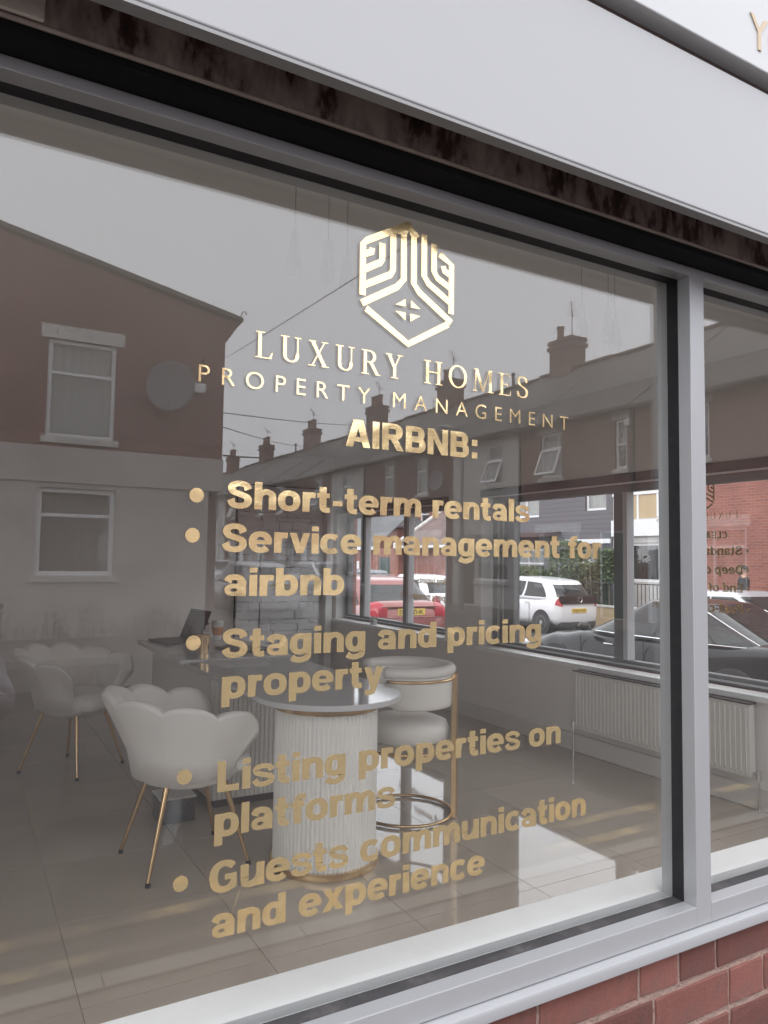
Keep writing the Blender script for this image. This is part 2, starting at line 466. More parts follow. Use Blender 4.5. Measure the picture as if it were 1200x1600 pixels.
def world_of(o):
    m = o.matrix_basis.copy()
    if o.parent: m = world_of(o.parent) @ o.matrix_parent_inverse @ m
    return m
def attach(o, parent):
    """parent while keeping the vertices where they are in the world"""
    o.parent = parent
    o.matrix_parent_inverse = world_of(parent).inverted()
def child(o, parent):
    """parent for meshes drawn in the parent's own space"""
    o.parent = parent
    return o
def thing(name, label, cat, loc=(0, 0, 0), rz=0.0, group=None):
    o = bpy.data.objects.new(name, None)
    o.empty_display_size = 0.1
    COL.objects.link(o)
    o.location = loc; o.rotation_euler = (0, 0, rz)
    o['label'] = label; o['category'] = cat
    if group: o['group'] = group
    return o
def tag(o, label, cat, group=None):
    o['label'] = label; o['category'] = cat
    if group: o['group'] = group
    return o
def structure(o):
    o['kind'] = 'structure'; return o
def stuff(o):
    o['kind'] = 'stuff'; return o
def link_copy(o, parent, loc=None, rz=None):
    c = o.copy(); COL.objects.link(c); c.parent = parent
    if loc is not None: c.location = loc
    if rz is not None: c.rotation_euler = (0, 0, rz)
    return c
def cells(u0, u1, z0, z1, openings):
    """rectangles that fill a wall around its openings"""
    us = sorted({u0, u1} | {min(max(o[k], u0), u1) for o in openings for k in (0, 1)})
    zs = sorted({z0, z1} | {min(max(o[k], z0), z1) for o in openings for k in (2, 3)})
    out = []
    for i in range(len(us) - 1):
        run = None
        for j in range(len(zs) - 1):
            cu, cz = (us[i] + us[i + 1]) / 2, (zs[j] + zs[j + 1]) / 2
            hole = any(o[0] < cu < o[1] and o[2] < cz < o[3] for o in openings)
            if hole:
                if run: out.append((us[i], us[i + 1], run[0], run[1])); run = None
            else:
                run = (run[0], zs[j + 1]) if run else (zs[j], zs[j + 1])
        if run: out.append((us[i], us[i + 1], run[0], run[1]))
    return out
def wall_x(mb, u0, u1, z0, z1, y0, y1, openings=()):
    for a, b, c, d in cells(u0, u1, z0, z1, openings): mb.box(a, b, y0, y1, c, d)
    return mb
def wall_y(mb, u0, u1, z0, z1, x0, x1, openings=()):
    for a, b, c, d in cells(u0, u1, z0, z1, openings): mb.box(x0, x1, a, b, c, d)
    return mb

# ------------------------------------------------------------------ lettering
def ribbon(pts, wv, wh, closed=False):
    """outline of a broad stroke; wv = width of upright strokes, wh = width of level strokes"""
    n = len(pts); L_, R_ = [], []
    for k in range(n):
        if closed: a, b = pts[k - 1], pts[(k + 1) % n]
        else: a, b = pts[max(k - 1, 0)], pts[min(k + 1, n - 1)]
        dx, dy = b[0] - a[0], b[1] - a[1]
        q = math.hypot(dx, dy) or 1
        dx /= q; dy /= q
        w = math.sqrt((wv * dy) ** 2 + (wh * dx) ** 2) / 2
        L_.append((pts[k][0] - dy * w, pts[k][1] + dx * w)); R_.append((pts[k][0] + dy * w, pts[k][1] - dx * w))
    if closed: L_.append(L_[0]); R_.append(R_[0])
    return [[L_[k], L_[k + 1], R_[k + 1], R_[k]] for k in range(len(L_) - 1)]
def arc(cx, cy_, rx, ry, a0, a1, n=18, pw=2.3):
    out = []
    for k in range(n + 1):
        t = R(a0 + (a1 - a0) * k / n); c, s_ = math.cos(t), math.sin(t)
        out.append((cx + rx * math.copysign(abs(c) ** (2 / pw), c), cy_ + ry * math.copysign(abs(s_) ** (2 / pw), s_)))
    return out
def spline(p, n=7):
    out = []
    P = [p[0]] + list(p) + [p[-1]]
    for i in range(1, len(P) - 2):
        for k in range(n):
            t = k / n
            out.append(tuple(0.5 * (2 * P[i][j] + (P[i + 1][j] - P[i - 1][j]) * t + (2 * P[i - 1][j] - 5 * P[i][j] + 4 * P[i + 1][j] - P[i + 2][j]) * t * t + (3 * P[i][j] - P[i - 1][j] - 3 * P[i + 1][j] + P[i + 2][j]) * t ** 3) for j in (0, 1)))
    out.append(p[-1]); return out
def bar(x0, x1, y0, y1): return [[(x0, y0), (x1, y0), (x1, y1), (x0, y1)]]
def slant(x0, y0, x1, y1, w): return [[(x0 - w / 2, y0), (x0 + w / 2, y0), (x1 + w / 2, y1), (x1 - w / 2, y1)]]
SV, SH, XH = 0.285, 0.20, 0.74
def heavy(ch):
    """pieces and advance width of a heavy grotesque letter, cap height 1"""
    rb = lambda p, c=False: ribbon(p, SV, SH, c)
    h = SV / 2
    o_ring = lambda cx: ribbon(arc(cx, .37, .30, .285, 0, 360, 36)[:-1], SV, SH, True)
    arch = lambda x0, x1: rb(spline([(x0 + .02, .40), (x0 + .10, .56), ((x0 + x1) / 2 + .04, .655), (x1 - .035, .57), (x1, .42)]) + [(x1, 0)])
    S_pts = [(.74, .69), (.655, .85), (.43, .908), (.205, .85), (.14, .725), (.22, .595), (.44, .515), (.67, .43), (.74, .285), (.65, .145), (.42, .092), (.19, .15), (.10, .32)]
    if ch == ' ': return [], .42
    if ch == '-': return [bar(.04, .44, .27, .46)], .50
    if ch == ':': return [bar(.08, .34, 0, .25), bar(.08, .34, .50, .75)], .44
    if ch == 'o': return [o_ring(.43)], .90
    if ch == 'c': return [rb(arc(.43, .37, .30, .285, 42, 318, 30))], .82
    if ch == 'e': return [rb(arc(.43, .37, .30, .285, 0, 322, 32)), bar(.18, .845, .295, .435)], .89
    if ch == 'n': return [bar(0.02, .02 + SV, 0, XH), arch(.15, .70)], .88
    if ch == 'h': return [bar(0.02, .02 + SV, 0, 1), arch(.15, .70)], .88
    if ch == 'u': return [bar(.57, .57 + SV, 0, XH), rb([(.15, XH), (.15, .32)] + spline([(.15, .32), (.19, .15), (.37, .085), (.60, .18), (.68, .34)]))], .88
    if ch == 'm': return [bar(0.02, .02 + SV, 0, XH), arch(.15, .65), arch(.67, 1.16)], 1.34
    if ch == 'r': return [bar(0.02, .02 + SV, 0, XH), rb(spline([(.17, .38), (.22, .55), (.36, .64), (.54, .625)]))], .57
    if ch == 'i': return [bar(.02, .02 + SV, 0, XH), bar(.02, .02 + SV, .82, 1.0)], .34
    if ch == 'l': return [bar(.02, .02 + SV, 0, 1)], .34
    if ch == 't': return [rb([(.24, .97), (.24, .30)] + spline([(.24, .30), (.265, .15), (.36, .09), (.53, .10)])), bar(0, .52, .56, XH)], .58
    if ch == 'f': return [rb([(.24, 0), (.24, .66)] + spline([(.24, .66), (.27, .84), (.38, .905), (.55, .90)])), bar(0, .50, .56, XH)], .54
    if ch == 'a': return [bar(.50, .50 + SV, .0, .52), rb(spline([(.12, .50), (.20, .63), (.39, .66), (.57, .60), (.625, .46)])), ribbon(arc(.34, .215, .215, .135, 0, 360, 28)[:-1], .22, .15, True), bar(.40, .60, .33, .43)], .84
    if ch == 's': return [ribbon([(x * .93, y * .745) for x, y in spline(S_pts)], .23, .165)], .80
    if ch == 'g': return [ribbon(arc(.39, .37, .26, .285, 0, 360, 36)[:-1], SV, SH, True), rb([(.68, XH), (.68, .0)] + spline([(.68, .0), (.63, -.13), (.40, -.20), (.20, -.17), (.08, -.09)]))], .87
    if ch == 'p': return [bar(.02, .02 + SV, -.28, XH), ribbon(arc(.46, .37, .27, .285, 0, 360, 36)[:-1], SV, SH, True)], .90
    if ch == 'b': return [bar(.02, .02 + SV, 0, 1), ribbon(arc(.46, .37, .27, .285, 0, 360, 36)[:-1], SV, SH, True)], .90
    if ch == 'd': return [bar(.57, .57 + SV, 0, 1), ribbon(arc(.39, .37, .26, .285, 0, 360, 36)[:-1], SV, SH, True)], .88
    if ch == 'v': return [slant(.145, XH, .42, 0, .27), slant(.695, XH, .42, 0, .27)], .84
    if ch == 'y': return [slant(.145, XH, .43, 0, .27), rb([(.70, XH), (.44, .02)] + spline([(.44, .02), (.37, -.15), (.25, -.20), (.06, -.19)]))], .84
    if ch == 'x': return [slant(.15, XH, .69, 0, .30), slant(.69, XH, .15, 0, .30)], .86
    if ch == 'S': return [rb(spline(S_pts))], .92
    if ch == 'L': return [bar(.03, .31, 0, 1), bar(.28, .78, 0, .21)], .84
    if ch == 'G': return [rb(arc(.51, .50, .37, .41, 40, 330, 34)), bar(.52, .93, .38, .56), bar(.74, .93, .10, .40)], 1.02
    if ch == 'C': return [rb(arc(.51, .50, .37, .41, 42, 318, 34))], .98
    if ch == 'D': return [bar(.03, .29, 0, 1), rb([(.2, .905)] + arc(.42, .5, .38, .405, 90, -90, 22) + [(.2, .095)])], .98
    if ch == 'E': return [bar(.03, .29, 0, 1), bar(.26, .78, .81, 1), bar(.26, .73, .41, .59), bar(.26, .80, 0, .19)], .86
    if ch == 'P': return [bar(.03, .30, 0, 1), rb([(.2, .905)] + arc(.50, .66, .235, .245, 90, -90, 20) + [(.2, .415)])], .88
    if ch == 'A': return [slant(.15, 0, .455, 1, .29), slant(.86, 0, .555, 1, .29), bar(.27, .74, .20, .37)], 1.02
    if ch == 'I': return [bar(.04, .32, 0, 1)], .38
    if ch == 'R': return [bar(.03, .30, 0, 1), rb([(.2, .905)] + arc(.53, .70, .225, .205, 90, -90, 20) + [(.2, .495)]), slant(.52, .46, .80, 0, .30)], .98
    if ch == 'B': return [bar(.03, .30, 0, 1), rb([(.2, .905)] + arc(.52, .715, .20, .19, 90, -90, 18) + [(.2, .525)]), rb([(.2, .50)] + arc(.55, .295, .215, .20, 90, -90, 18) + [(.2, .095)])], .94
    if ch == 'N': return [bar(.03, .29, 0, 1), bar(.70, .96, 0, 1), slant(.19, 1, .80, 0, .27)], 1.02
    return [], .5
def serif(ch):
    T, N, F = .135, .05, .035
    sf = lambda x0, x1, y: bar(x0, x1, y, y + F)
    tb = lambda p, c=False: ribbon(p, T, N, c)
    if ch == ' ': return [], .55
    if ch == 'L': return [bar(.10, .10 + T, 0, 1), sf(0, .36, .965), sf(0, .62, 0), [[(.50, 0), (.62, 0), (.66, .24), (.63, .24)]]], .80
    if ch == 'U': return [tb([(.17, 1), (.17, .36)] + spline([(.17, .36), (.21, .14), (.42, .03), (.62, .13), (.68, .36)])), bar(.655, .705, .36, 1), sf(.0, .34, .965), sf(.55, .82, .965)], .95
    if ch == 'X': return [slant(.14, 1, .68, 0, .16), slant(.66, 1, .14, 0, .06), sf(0, .30, .965), sf(.52, .80, .965), sf(0, .28, 0), sf(.53, .84, 0)], .95
    if ch == 'R': return [bar(.10, .10 + T, 0, 1), tb([(.2, .975)] + arc(.36, .745, .22, .23, 90, -90, 16, 2) + [(.2, .515)]), slant(.42, .50, .72, 0, .16), sf(0, .33, 0), sf(0, .25, .965), sf(.66, .86, 0)], .92
    if ch == 'Y': return [slant(.14, 1, .41, .44, .15), slant(.66, 1, .41, .44, .06), bar(.345, .48, 0, .46), sf(0, .30, .965), sf(.54, .80, .965), sf(.24, .58, 0)], .92
    if ch == 'H': return [bar(.10, .10 + T, 0, 1), bar(.66, .66 + T, 0, 1), bar(.2, .7, .49, .54), sf(0, .34, .965), sf(.56, .90, .965), sf(0, .34, 0), sf(.56, .90, 0)], 1.05
    if ch == 'O': return [ribbon(arc(.47, .5, .40, .475, 0, 360, 44, 2)[:-1], T, .055, True)], 1.08
    if ch == 'M': return [slant(.13, 0, .17, 1, .05), slant(.19, 1, .53, .02, .15), slant(.88, 1, .53, .02, .055), bar(.86, .86 + T, 0, 1), sf(0, .26, 0), sf(.78, 1.10, 0), sf(.06, .25, .965), sf(.84, 1.06, .965)], 1.22
    if ch == 'E': return [bar(.10, .10 + T, 0, 1), sf(0, .60, .965), sf(0, .64, 0), bar(.2, .50, .49, .53), [[(.56, 1), (.60, 1), (.60, .80), (.58, .80)]], [[(.60, 0), (.64, 0), (.67, .22), (.645, .22)]], bar(.48, .50, .40, .62)], .82
    if ch == 'S': return [ribbon(spline([(.56, .74), (.50, .90), (.34, .965), (.15, .90), (.11, .75), (.20, .60), (.38, .50), (.55, .38), (.58, .22), (.50, .08), (.31, .035), (.12, .11), (.07, .28)]), .13, .055), bar(.545, .57, .70, .97), bar(.06, .085, .03, .30)], .75
    return [], .5
def layout(text, glyphs, track=0.0, words=None):
    out, x = [], 0.0
    for ch in text:
        g, w = glyphs(ch)
        if words is not None:
            if ch == ' ' or not words: words.append([])
        for piece in g:
            if words is not None: words[-1].append(len(out))
            out.append([[(px + x, py) for px, py in q] for q in piece])
        x += w + track
    xs = [p[0] for piece in out for q in piece for p in q]
    return out, min(xs), max(xs)
def letters_mesh(pieces, to3d, thick=0.0006, step=0.00006):
    """thin cut foil: every stroke is a closed sliver, each set a hair further out than the last"""
    mb = MB()
    for k, piece in enumerate(pieces):
        d = thick + step * (k % 7)
        for q in piece:
            i = len(mb.v); n = len(q)
            mb.v += [to3d(u, v, 0.0) for u, v in q] + [to3d(u, v, d) for u, v in q]
            mb.f.append(tuple(i + n + j for j in range(n)))
            for j in range(n): mb.f.append((i + j, i + (j + 1) % n, i + n + (j + 1) % n, i + n + j))
    me = bpy.data.meshes.new('lettering')
    me.from_pydata(mb.v, [], mb.f)
    return me
def font_mesh(text, off=0.0):
    """the program's built-in sans font as a flat mesh, and its bounds"""
    c = bpy.data.curves.new('type', 'FONT'); c.body = text; c.offset = off; c.space_character = 1.0
    return c
def font_pieces(text, off=0.0, spacing=1.0):
    c = font_mesh(text, off); c.space_character = spacing
    o = bpy.data.objects.new('type', c); COL.objects.link(o)
    dg = bpy.context.evaluated_depsgraph_get()
    me = bpy.data.meshes.new_from_object(o.evaluated_get(dg))
    pieces = [[[(me.vertices[i].co.x, me.vertices[i].co.y) for i in p.vertices] for p in me.polygons]]
    bpy.data.objects.remove(o); bpy.data.curves.remove(c); bpy.data.meshes.remove(me)
    xs = [p[0] for pc in pieces for q in pc for p in q]; ys = [p[1] for pc in pieces for q in pc for p in q]
    return pieces, min(xs), max(xs), min(ys), max(ys)
def lettering(name, pieces, x0, x1, fx0, fx1, zb, fh, front, m, parent, label=None):
    """fit drawn pieces (width x0..x1, height unit 1) to fx0..fx1 with base line zb and cap height fh; front(u, v, d) maps to the world"""
    s = (fx1 - fx0) / (x1 - x0)
    me = letters_mesh(pieces, lambda u, v, d: front(fx0 + (u - x0) * s, zb + v * fh, d))
    me.materials.append(M[m])
    o = bpy.data.objects.new(name, me); COL.objects.link(o)
    attach(o, parent)
    if label: o['label'] = label
    return o

# ================================================================== the ground
ROAD_LO, ROAD_HI = -0.38, -0.10
def road_z(y):
    t = min(1, max(0, (y + 11.0) / 9.0))
    return ROAD_HI + (ROAD_LO - ROAD_HI) * t
FL = 0.12                       # shop floor
def strip(x0, x1, ys, dz, name, m, thick=None):
    mb = MB()
    for a, b in zip(ys[:-1], ys[1:]):
        mb.quad((x0, a, road_z(a) + dz), (x1, a, road_z(a) + dz), (x1, b, road_z(b) + dz), (x0, b, road_z(b) + dz))
        if thick:
            for x in (x0, x1): mb.quad((x, a, road_z(a) + dz), (x, b, road_z(b) + dz), (x, b, road_z(b) + dz - thick), (x, a, road_z(a) + dz - thick))
    if thick:
        for a in (ys[0], ys[-1]): mb.quad((x0, a, road_z(a) + dz), (x1, a, road_z(a) + dz), (x1, a, road_z(a) + dz - thick), (x0, a, road_z(a) + dz - thick))
    return structure(mb.build(name, m))
strip(-260, 260, [-260, -11, -2, 260], 0.0, 'road', 'asphalt')
strip(-40, 6.0, [-2.05, -2.0, 0.1], 0.10, 'pavement', 'paving', 0.2)                # in front of the shop
strip(4.2, 6.0, [0.1, 60], 0.10, 'pavement', 'paving', 0.2)                         # along the side of the shop
strip(15.3, 24, [-6, -2, 60], 0.10, 'pavement', 'paving', 0.2)                      # far side of the side street
strip(-40, 5.9, [-14.5, -11, -10.6], 0.10, 'pavement', 'paving', 0.2)               # across the main street
strip(4.6, 6.0, [-90, -14.5], 0.10, 'pavement', 'paving', 0.2)
strip(13.2, 22, [-90, -11, -8.4], 0.10, 'pavement', 'paving', 0.2)
def kerb(name, x0, x1, y0, y1):
    mb = MB(); n = max(1, int(max(x1 - x0, y1 - y0) / 0.9))
    for k in range(n):
        if x1 - x0 > y1 - y0:
            a = x0 + (x1 - x0) * k / n + .004; b = x0 + (x1 - x0) * (k + 1) / n - .004
            mb.box(a, b, y0, y1, road_z(y0) - .1, road_z(y0) + .108)
        else:
            a = y0 + (y1 - y0) * k / n + .004; b = y0 + (y1 - y0) * (k + 1) / n - .004
            mb.box(x0, x1, a, b, road_z(a) - .1, road_z(a) + .108)
    structure(mb.build(name, 'kerb'))
kerb('kerb', -12, 6.0, -2.17, -2.055)
kerb('kerb', 6.005, 6.12, -2.0, 40)
kerb('kerb', 15.18, 15.295, -2.0, 40)
kerb('kerb', -12, 5.9, -10.595, -10.48)
kerb('kerb', 13.08, 13.195, -70, -11)
for y in (-2.50, -2.78):
    mb = MB()
    for k in range(60):
        x = -10 + k * 0.27
        mb.quad((x, y - .05, road_z(y - .05) + .004), (x + .275, y - .05, road_z(y - .05) + .004), (x + .275, y + .05, road_z(y + .05) + .004), (x, y + .05, road_z(y + .05) + .004))
    structure(mb.build('yellow_line', 'yellow'))

# ================================================================== the shop
SX = 4.009                      # inner face of the side wall
SHOP = thing('corner_shop', 'corner shop front with grey framed window, white fascia, gold window lettering and red brick base', 'shop', (1.3, 0, -0.28))
X0, X1, XM0, XM1 = -1.50, 4.10, 1.539, 1.592
XM2 = 2.86
ZB, ZT = 0.697, 2.212
# brick base under the window
wall_mb = MB().box(-2.2, 4.28, -0.046, 0.10, -0.45, 0.622)
base_wall = wall_mb.build('base_wall', 'mortar', SHOP)
brick_me = {}
def brick_mesh(w):
    k = round(w, 3)
    if k not in brick_me:
        me = MB().box(-w / 2, w / 2, -0.0045, 0.012, -0.0405, 0.0405).mesh('brick')
        bm = bmesh.new(); bm.from_mesh(me)
        bmesh.ops.bevel(bm, geom=list(bm.edges), offset=0.0022, segments=1, affect='EDGES')
        bmesh.ops.subdivide_edges(bm, edges=[e for e in bm.edges if e.calc_length() > .05], cuts=2)
        for v in bm.verts:
            v.co.x += random.uniform(-.0012, .0012); v.co.z += random.uniform(-.0012, .0012); v.co.y += random.uniform(-.0008, .0008)
        bm.to_mesh(me); bm.free()
        me.materials.append(M['brick']); brick_me[k] = me
    return brick_me[k]
ST, HD = 0.262, 0.132
def course(z, seams, x_end, first):
    xs = list(seams)
    k = first
    while xs[-1] < x_end:
        xs.append(xs[-1] + (ST if k else HD)); k = not k
    k = True
    while xs[0] > -1.9:
        xs.insert(0, xs[0] - (ST if k else HD)); k = not k
    for a, b in zip(xs[:-1], xs[1:]):
        w = b - a - 0.0095
        o = bpy.data.objects.new('brick', brick_mesh(w)); COL.objects.link(o)
        o.parent = SHOP
        o.location = ((a + b) / 2 - 1.3, -0.046 + random.uniform(-.0015, .0015), z + 0.28)
        o.rotation_euler = (0, random.uniform(-.004, .004), random.uniform(-.004, .004))
course(0.579, [1.06, 1.352, 1.483, 1.615], 4.1, True)
course(0.482, [1.138, 1.40, 1.661, 1.795], 4.1, True)
course(0.385, [1.06, 1.27, 1.532, 1.664], 4.1, True)
course(0.288, [1.138, 1.40, 1.661, 1.795], 4.1, True)
course(0.191, [1.06, 1.27, 1.532, 1.664], 4.1, True)
course(0.094, [1.138, 1.40, 1.661, 1.795], 4.1, True)
# aluminium sill and frame
lip = [(-.076, .624), (-.076, .6415), (-.0735, .647), (-.068, .6498), (0.02, .6515), (0.02, .624)]
MB().prism(lip, lambda u, v, d: (d, u, v), -1.7, 4.2).build('sill', 'alu', SHOP, smooth='auto')
def rail(x0, x1, z0, z1, name):
    return MB().box(x0, x1, -.056, -.019, z0, z1).box(x0, x1, .014, .045, z0, z1).build(name, 'alu', SHOP, bevel=.0015)
for a, b in ((X0, XM0), (XM1, XM2), (XM2 + .053, X1)):
    rail(a, b, .6525, ZB, 'bottom_rail')
    rail(a, b, ZT, 2.2335, 'top_rail')
for a in (X0 - .053, XM0, XM2, X1):
    rail(a + .0004, a + .0526, .6527, 2.2337, 'mullion')
for a, b in ((X0, XM0), (XM1, XM2), (XM2 + .053, X1)):
    g = MB()
    MB().box(a, b, -.0188, .0138, .66, ZB - .0012).build('gasket', 'skylit_dusty_gasket', SHOP); g.box(a, b, -.0188, .0138, ZT + .0012, 2.232)
    g.box(a - .02, a - .0012 + .0004, -.0188, .0138, ZB - .001, ZT + .001); g.box(b + .0008, b + .02, -.0188, .0138, ZB - .001, ZT + .001)
    g.build('gasket', 'gasket', SHOP)
panes = []
for a, b in ((X0, XM0), (XM1, XM2), (XM2 + .053, X1)):
    panes.append(MB().box(a - .004, b + .004, 0.0, .006, ZB - .005, ZT + .005).build('window_pane', 'shopglass', SHOP))
PANE = panes[0]
# inner sill board and the wall under it
MB().box(-1.6, 4.0, .046, .158, .662, .690).build('window_board', 'whiteboard', SHOP, bevel=.003)
MB().box(-2.2, 4.0, .101, .135, FL - .1, .6615).build('inner_base_wall', 'innerwall', SHOP)
# head beam, soffit, fascia, sign
MB().box(-2.2, 4.35, -.12, -.001, 2.2475, 2.50).build('head_beam', 'beam', SHOP, bevel=.004)
MB().path([(-2.2, -.121, 2.2495), (4.35, -.121, 2.2495)], .0042, 8).build('drip_edge', 'beamlip', SHOP, smooth=True)
MB().box(-2.2, 4.34, -.117, .05, 2.2345, 2.2470).build('soffit', 'black', SHOP)
MB().box(-.35, .073, -.1285, -.1205, 2.2545, 2.40).build('plaster_patch', 'plaster_patch', SHOP, bevel=.004, seg=3)
MB().box(-2.2, 4.5, -.226, -.200, 2.2640, 2.606).build('fascia', 'fascia', SHOP, bevel=.004, seg=3)
MB().box(-2.2, 4.5, -.2245, -.2005, 2.2575, 2.2635).build('fascia_trim', 'fascia_edge', SHOP)
M['ledge'] = mat('brown_ledge_paint', (0.17, 0.13, 0.115), 0.7, var=0.4, scale=14)
MB().box(-2.2, 4.5, -.205, -.05, 2.6065, 2.634).build('sign_ledge', 'ledge', SHOP)
SIGN = MB().box(-2.2, 4.5, -.245, -.05, 2.6345, 3.55).build('sign_board', 'signwhite', SHOP, bevel=.003)
M['signgold'] = mat('pale_gold_sign_letter', (0.60, 0.47, 0.33), 0.5)
pc, a, b, c, d = font_pieces('YO')
lettering('sign_lettering', [[[(u, (v - c) / (d - c)) for u, v in q] for q in p] for p in pc], a, b, 1.512, 1.662, 2.676, .082, lambda u, v, d: (u, -.2455 - d * 4, v), 'signgold', SHOP)
MB().box(-2.2, 4.29, -.045, .12, 3.56, 5.6).build('upper_wall', 'brickA_xz', SHOP)
# side wall with its two windows
W_NEAR = (0.40, 4.05, 0.76, 2.06)
W_FAR = (4.60, 6.95, 0.78, 2.04)
mb = MB(); wall_y(mb, .0505, 7.30, -.45, 2.75, SX, 4.10, [W_NEAR, W_FAR]); mb.build('side_wall', 'innerwall', SHOP)
mb = MB(); wall_y(mb, .0505, 7.30, -.45, 5.6, 4.1005, 4.29, [W_NEAR, W_FAR]); mb.build('outer_side_wall', 'brickC_yz', SHOP)
MB().box(4.005, 4.0085, .135, 7.05, FL, FL + .001).build('floor_seal', 'grout', SHOP)
MB().box(-2.2, SX, 7.05, 7.30, -.1, 5.6).build('back_wall', 'innerwall', SHOP)
MB().box(-2.2, -1.9, .101, 7.05, -.1, 5.6).build('party_wall', 'innerwall', SHOP)
structure(MB().box(-1.9, SX, .051, 7.05, 2.75, 2.9).build('ceiling', 'ceiling'))
MB().box(-2.2, 4.29, -.045, 7.3, 5.601, 5.75).build('flat_roof', 'slate', SHOP)
MB().box(3.972, 4.0085, .136, 7.049, FL + .0015, .245).build('skirting', 'skirt', SHOP, bevel=.004)
for (a, b, c, d), posts in ((W_NEAR, ((2.50, 2.63), (1.18, 1.27))), (W_FAR, ((6.42, 6.56), (5.46, 5.58)))):
    w = MB()
    w.box(4.134, 4.20, a, b, c + .001, c + .055); w.box(4.134, 4.20, a, b, d - .05, d - .001)
    w.box(4.134, 4.20, b - .30 if b < 5 else b - .09, b - .001, c + .0555, d - .0505); w.box(4.134, 4.20, a + .001, a + .07, c + .0555, d - .0505)
    for p0, p1 in posts: w.box(4.1345, 4.1995, p0 + .04, p1, c + .0555, d - .0505)
    w.build('side_window_frame', 'sideframe', SHOP, bevel=.003)
    e = MB()
    for p0, p1 in posts: e.box(4.128, 4.1985, p0, p0 + .0395, c + .056, d - .051)
    if b < 5:
        e.box(4.124, 4.1335, b - .11, b - .09, c + .056, d - .051); e.box(4.124, 4.1335, b - .17, b - .155, c + .056, d - .051)
    e.box(4.122, 4.1335, a + .01, b - .01, c + .018, c + .030)
    e.build('frame_edge', 'sideframe_light', SHOP)
    MB().box(3.955, 4.133, a - .05, b + .0, c - .034, c - .0005).build('side_window_board', 'whiteboard', SHOP, bevel=.003)
    MB().box(3.994, 4.133, a - .04, b - .001, d + .0005, d + .062).build('window_header', 'bandbrown', SHOP)
    MB().box(4.0095, 4.1335, b - .012, b - .0005, c + .001, d - .001).build('window_reveal', 'whiteboard', SHOP)
    p = MB().box(4.170, 4.176, a, b, c, d).build('side_window_pane', 'sideglass', SHOP)
    if a < 1: SIDE_NEAR = p
    else: SIDE_FAR = p

# ------------------------------------------------------------------ gold lettering on the front pane
front = lambda u, v, d: (u, -d, v)
def heavy_line(text, x0, x1, zb, h, label=None, track=.035):
    wd_ = []
    pcs, a, b = layout(text, heavy, track, wd_)
    for w in wd_: lettering('gold_lettering', [pcs[k] for k in w], a, b, x0, x1, zb, h, front, 'foil', PANE, label)
logo = [
 [(0.6551, 1.994), (0.7334, 2.041), (0.7488, 2.0593), (0.7480, 2.151), (0.7600, 2.168), (0.7720, 2.151), (0.7725, 2.0560), (0.7862, 2.0400), (0.8653, 1.9914)],
 [(0.6567, 2.01), (0.6560, 2.1112), (0.6645, 2.1200), (0.7589, 2.1745)],
 [(0.6603, 2.0304), (0.7184, 2.0629), (0.7238, 2.0737), (0.7236, 2.150)],
 [(0.6597, 2.0614), (0.695, 2.0827), (0.699, 2.09), (0.6988, 2.1222)],
 [(0.6603, 2.0923), (0.6755, 2.0999), (0.6754, 2.1074)],
 [(0.7965, 2.163), (0.7972, 2.0758), (0.8077, 2.0624), (0.8635, 2.0317)],
 [(0.8206, 2.148), (0.8212, 2.0897), (0.8297, 2.078), (0.8632, 2.0626)],
 [(0.8645, 2.0092), (0.8645, 2.1133), (0.8344, 2.1296)],
 [(0.844, 2.1068), (0.8467, 2.0972), (0.8629, 2.0904)],
 [(0.6646, 1.9852), (0.7612, 1.9301), (0.8573, 1.9867)]]
tris = [[(0.7536, 2.02), (0.7303, 2.0048), (0.7538, 2.0048)], [(0.7662, 2.02), (0.7892, 2.0058), (0.7664, 2.0049)],
        [(0.7305, 1.9925), (0.754, 1.9925), (0.7543, 1.9766)], [(0.7652, 1.9925), (0.7894, 1.9915), (0.7655, 1.9764)]]
lg = [ribbon(p, .0135, .0135) for p in logo] + [[[(0.725, 2.148), (0.7589, 2.181), (0.7589, 2.166), (0.742, 2.150)]], [[(0.7589, 2.181), (0.786, 2.156), (0.776, 2.150), (0.7589, 2.166)]]] + [[t] for t in tris]
lettering('house_emblem', lg, 0, 1, 0, 1, 0, 1, front, 'foil', PANE, 'gold hexagon emblem of stepped lines over a small window')
wd_ = []; pcs, a, b = layout('LUXURY HOMES', serif, .17)
cnt = 0
for ch in 'LUXURYHOMES':
    wd_.append(list(range(cnt, cnt + len(serif(ch)[0])))); cnt += len(serif(ch)[0])
SERIF_A, SERIF_B, SERIF_P, SERIF_W = a, b, pcs, wd_
for w in wd_: lettering('serif_letter', [pcs[k] for k in w], a, b, .443, 1.071, 1.8565, .0475, front, 'foil', PANE)
pc, a, b, c, d = font_pieces('PROPERTY MANAGEMENT', -.006, 1.75)
tq = [[(u, (v - c) / (d - c)) for u, v in q] for p in pc for q in p]
tq.sort(key=lambda q: min(p[0] for p in q)); letters_, reach = [], -9
for q in tq:
    if min(p[0] for p in q) > reach + .02: letters_.append([])
    letters_[-1].append(q); reach = max(reach, max(p[0] for p in q))
for one in letters_:
    lettering('thin_letter', [one], a, b, .343, 1.190, 1.7985, .0305, front, 'foil', PANE)
heavy_line('AIRBNB:', .626, .934, 1.713, .0525, 'heavy gold heading AIRBNB:')
heavy_line('Short-term rentals', .399, 1.076, 1.585, .0485)
heavy_line('Service management for', .392, 1.291, 1.509, .0495)
heavy_line('airbnb', .398, .628, 1.433, .0495)
heavy_line('Staging and pricing', .397, 1.109, 1.3275, .0500)
heavy_line('property', .399, .714, 1.259, .0500)
heavy_line('Listing properties on', .396, 1.166, 1.1040, .0510)
heavy_line('platforms', .393, .745, 1.0300, .0510)
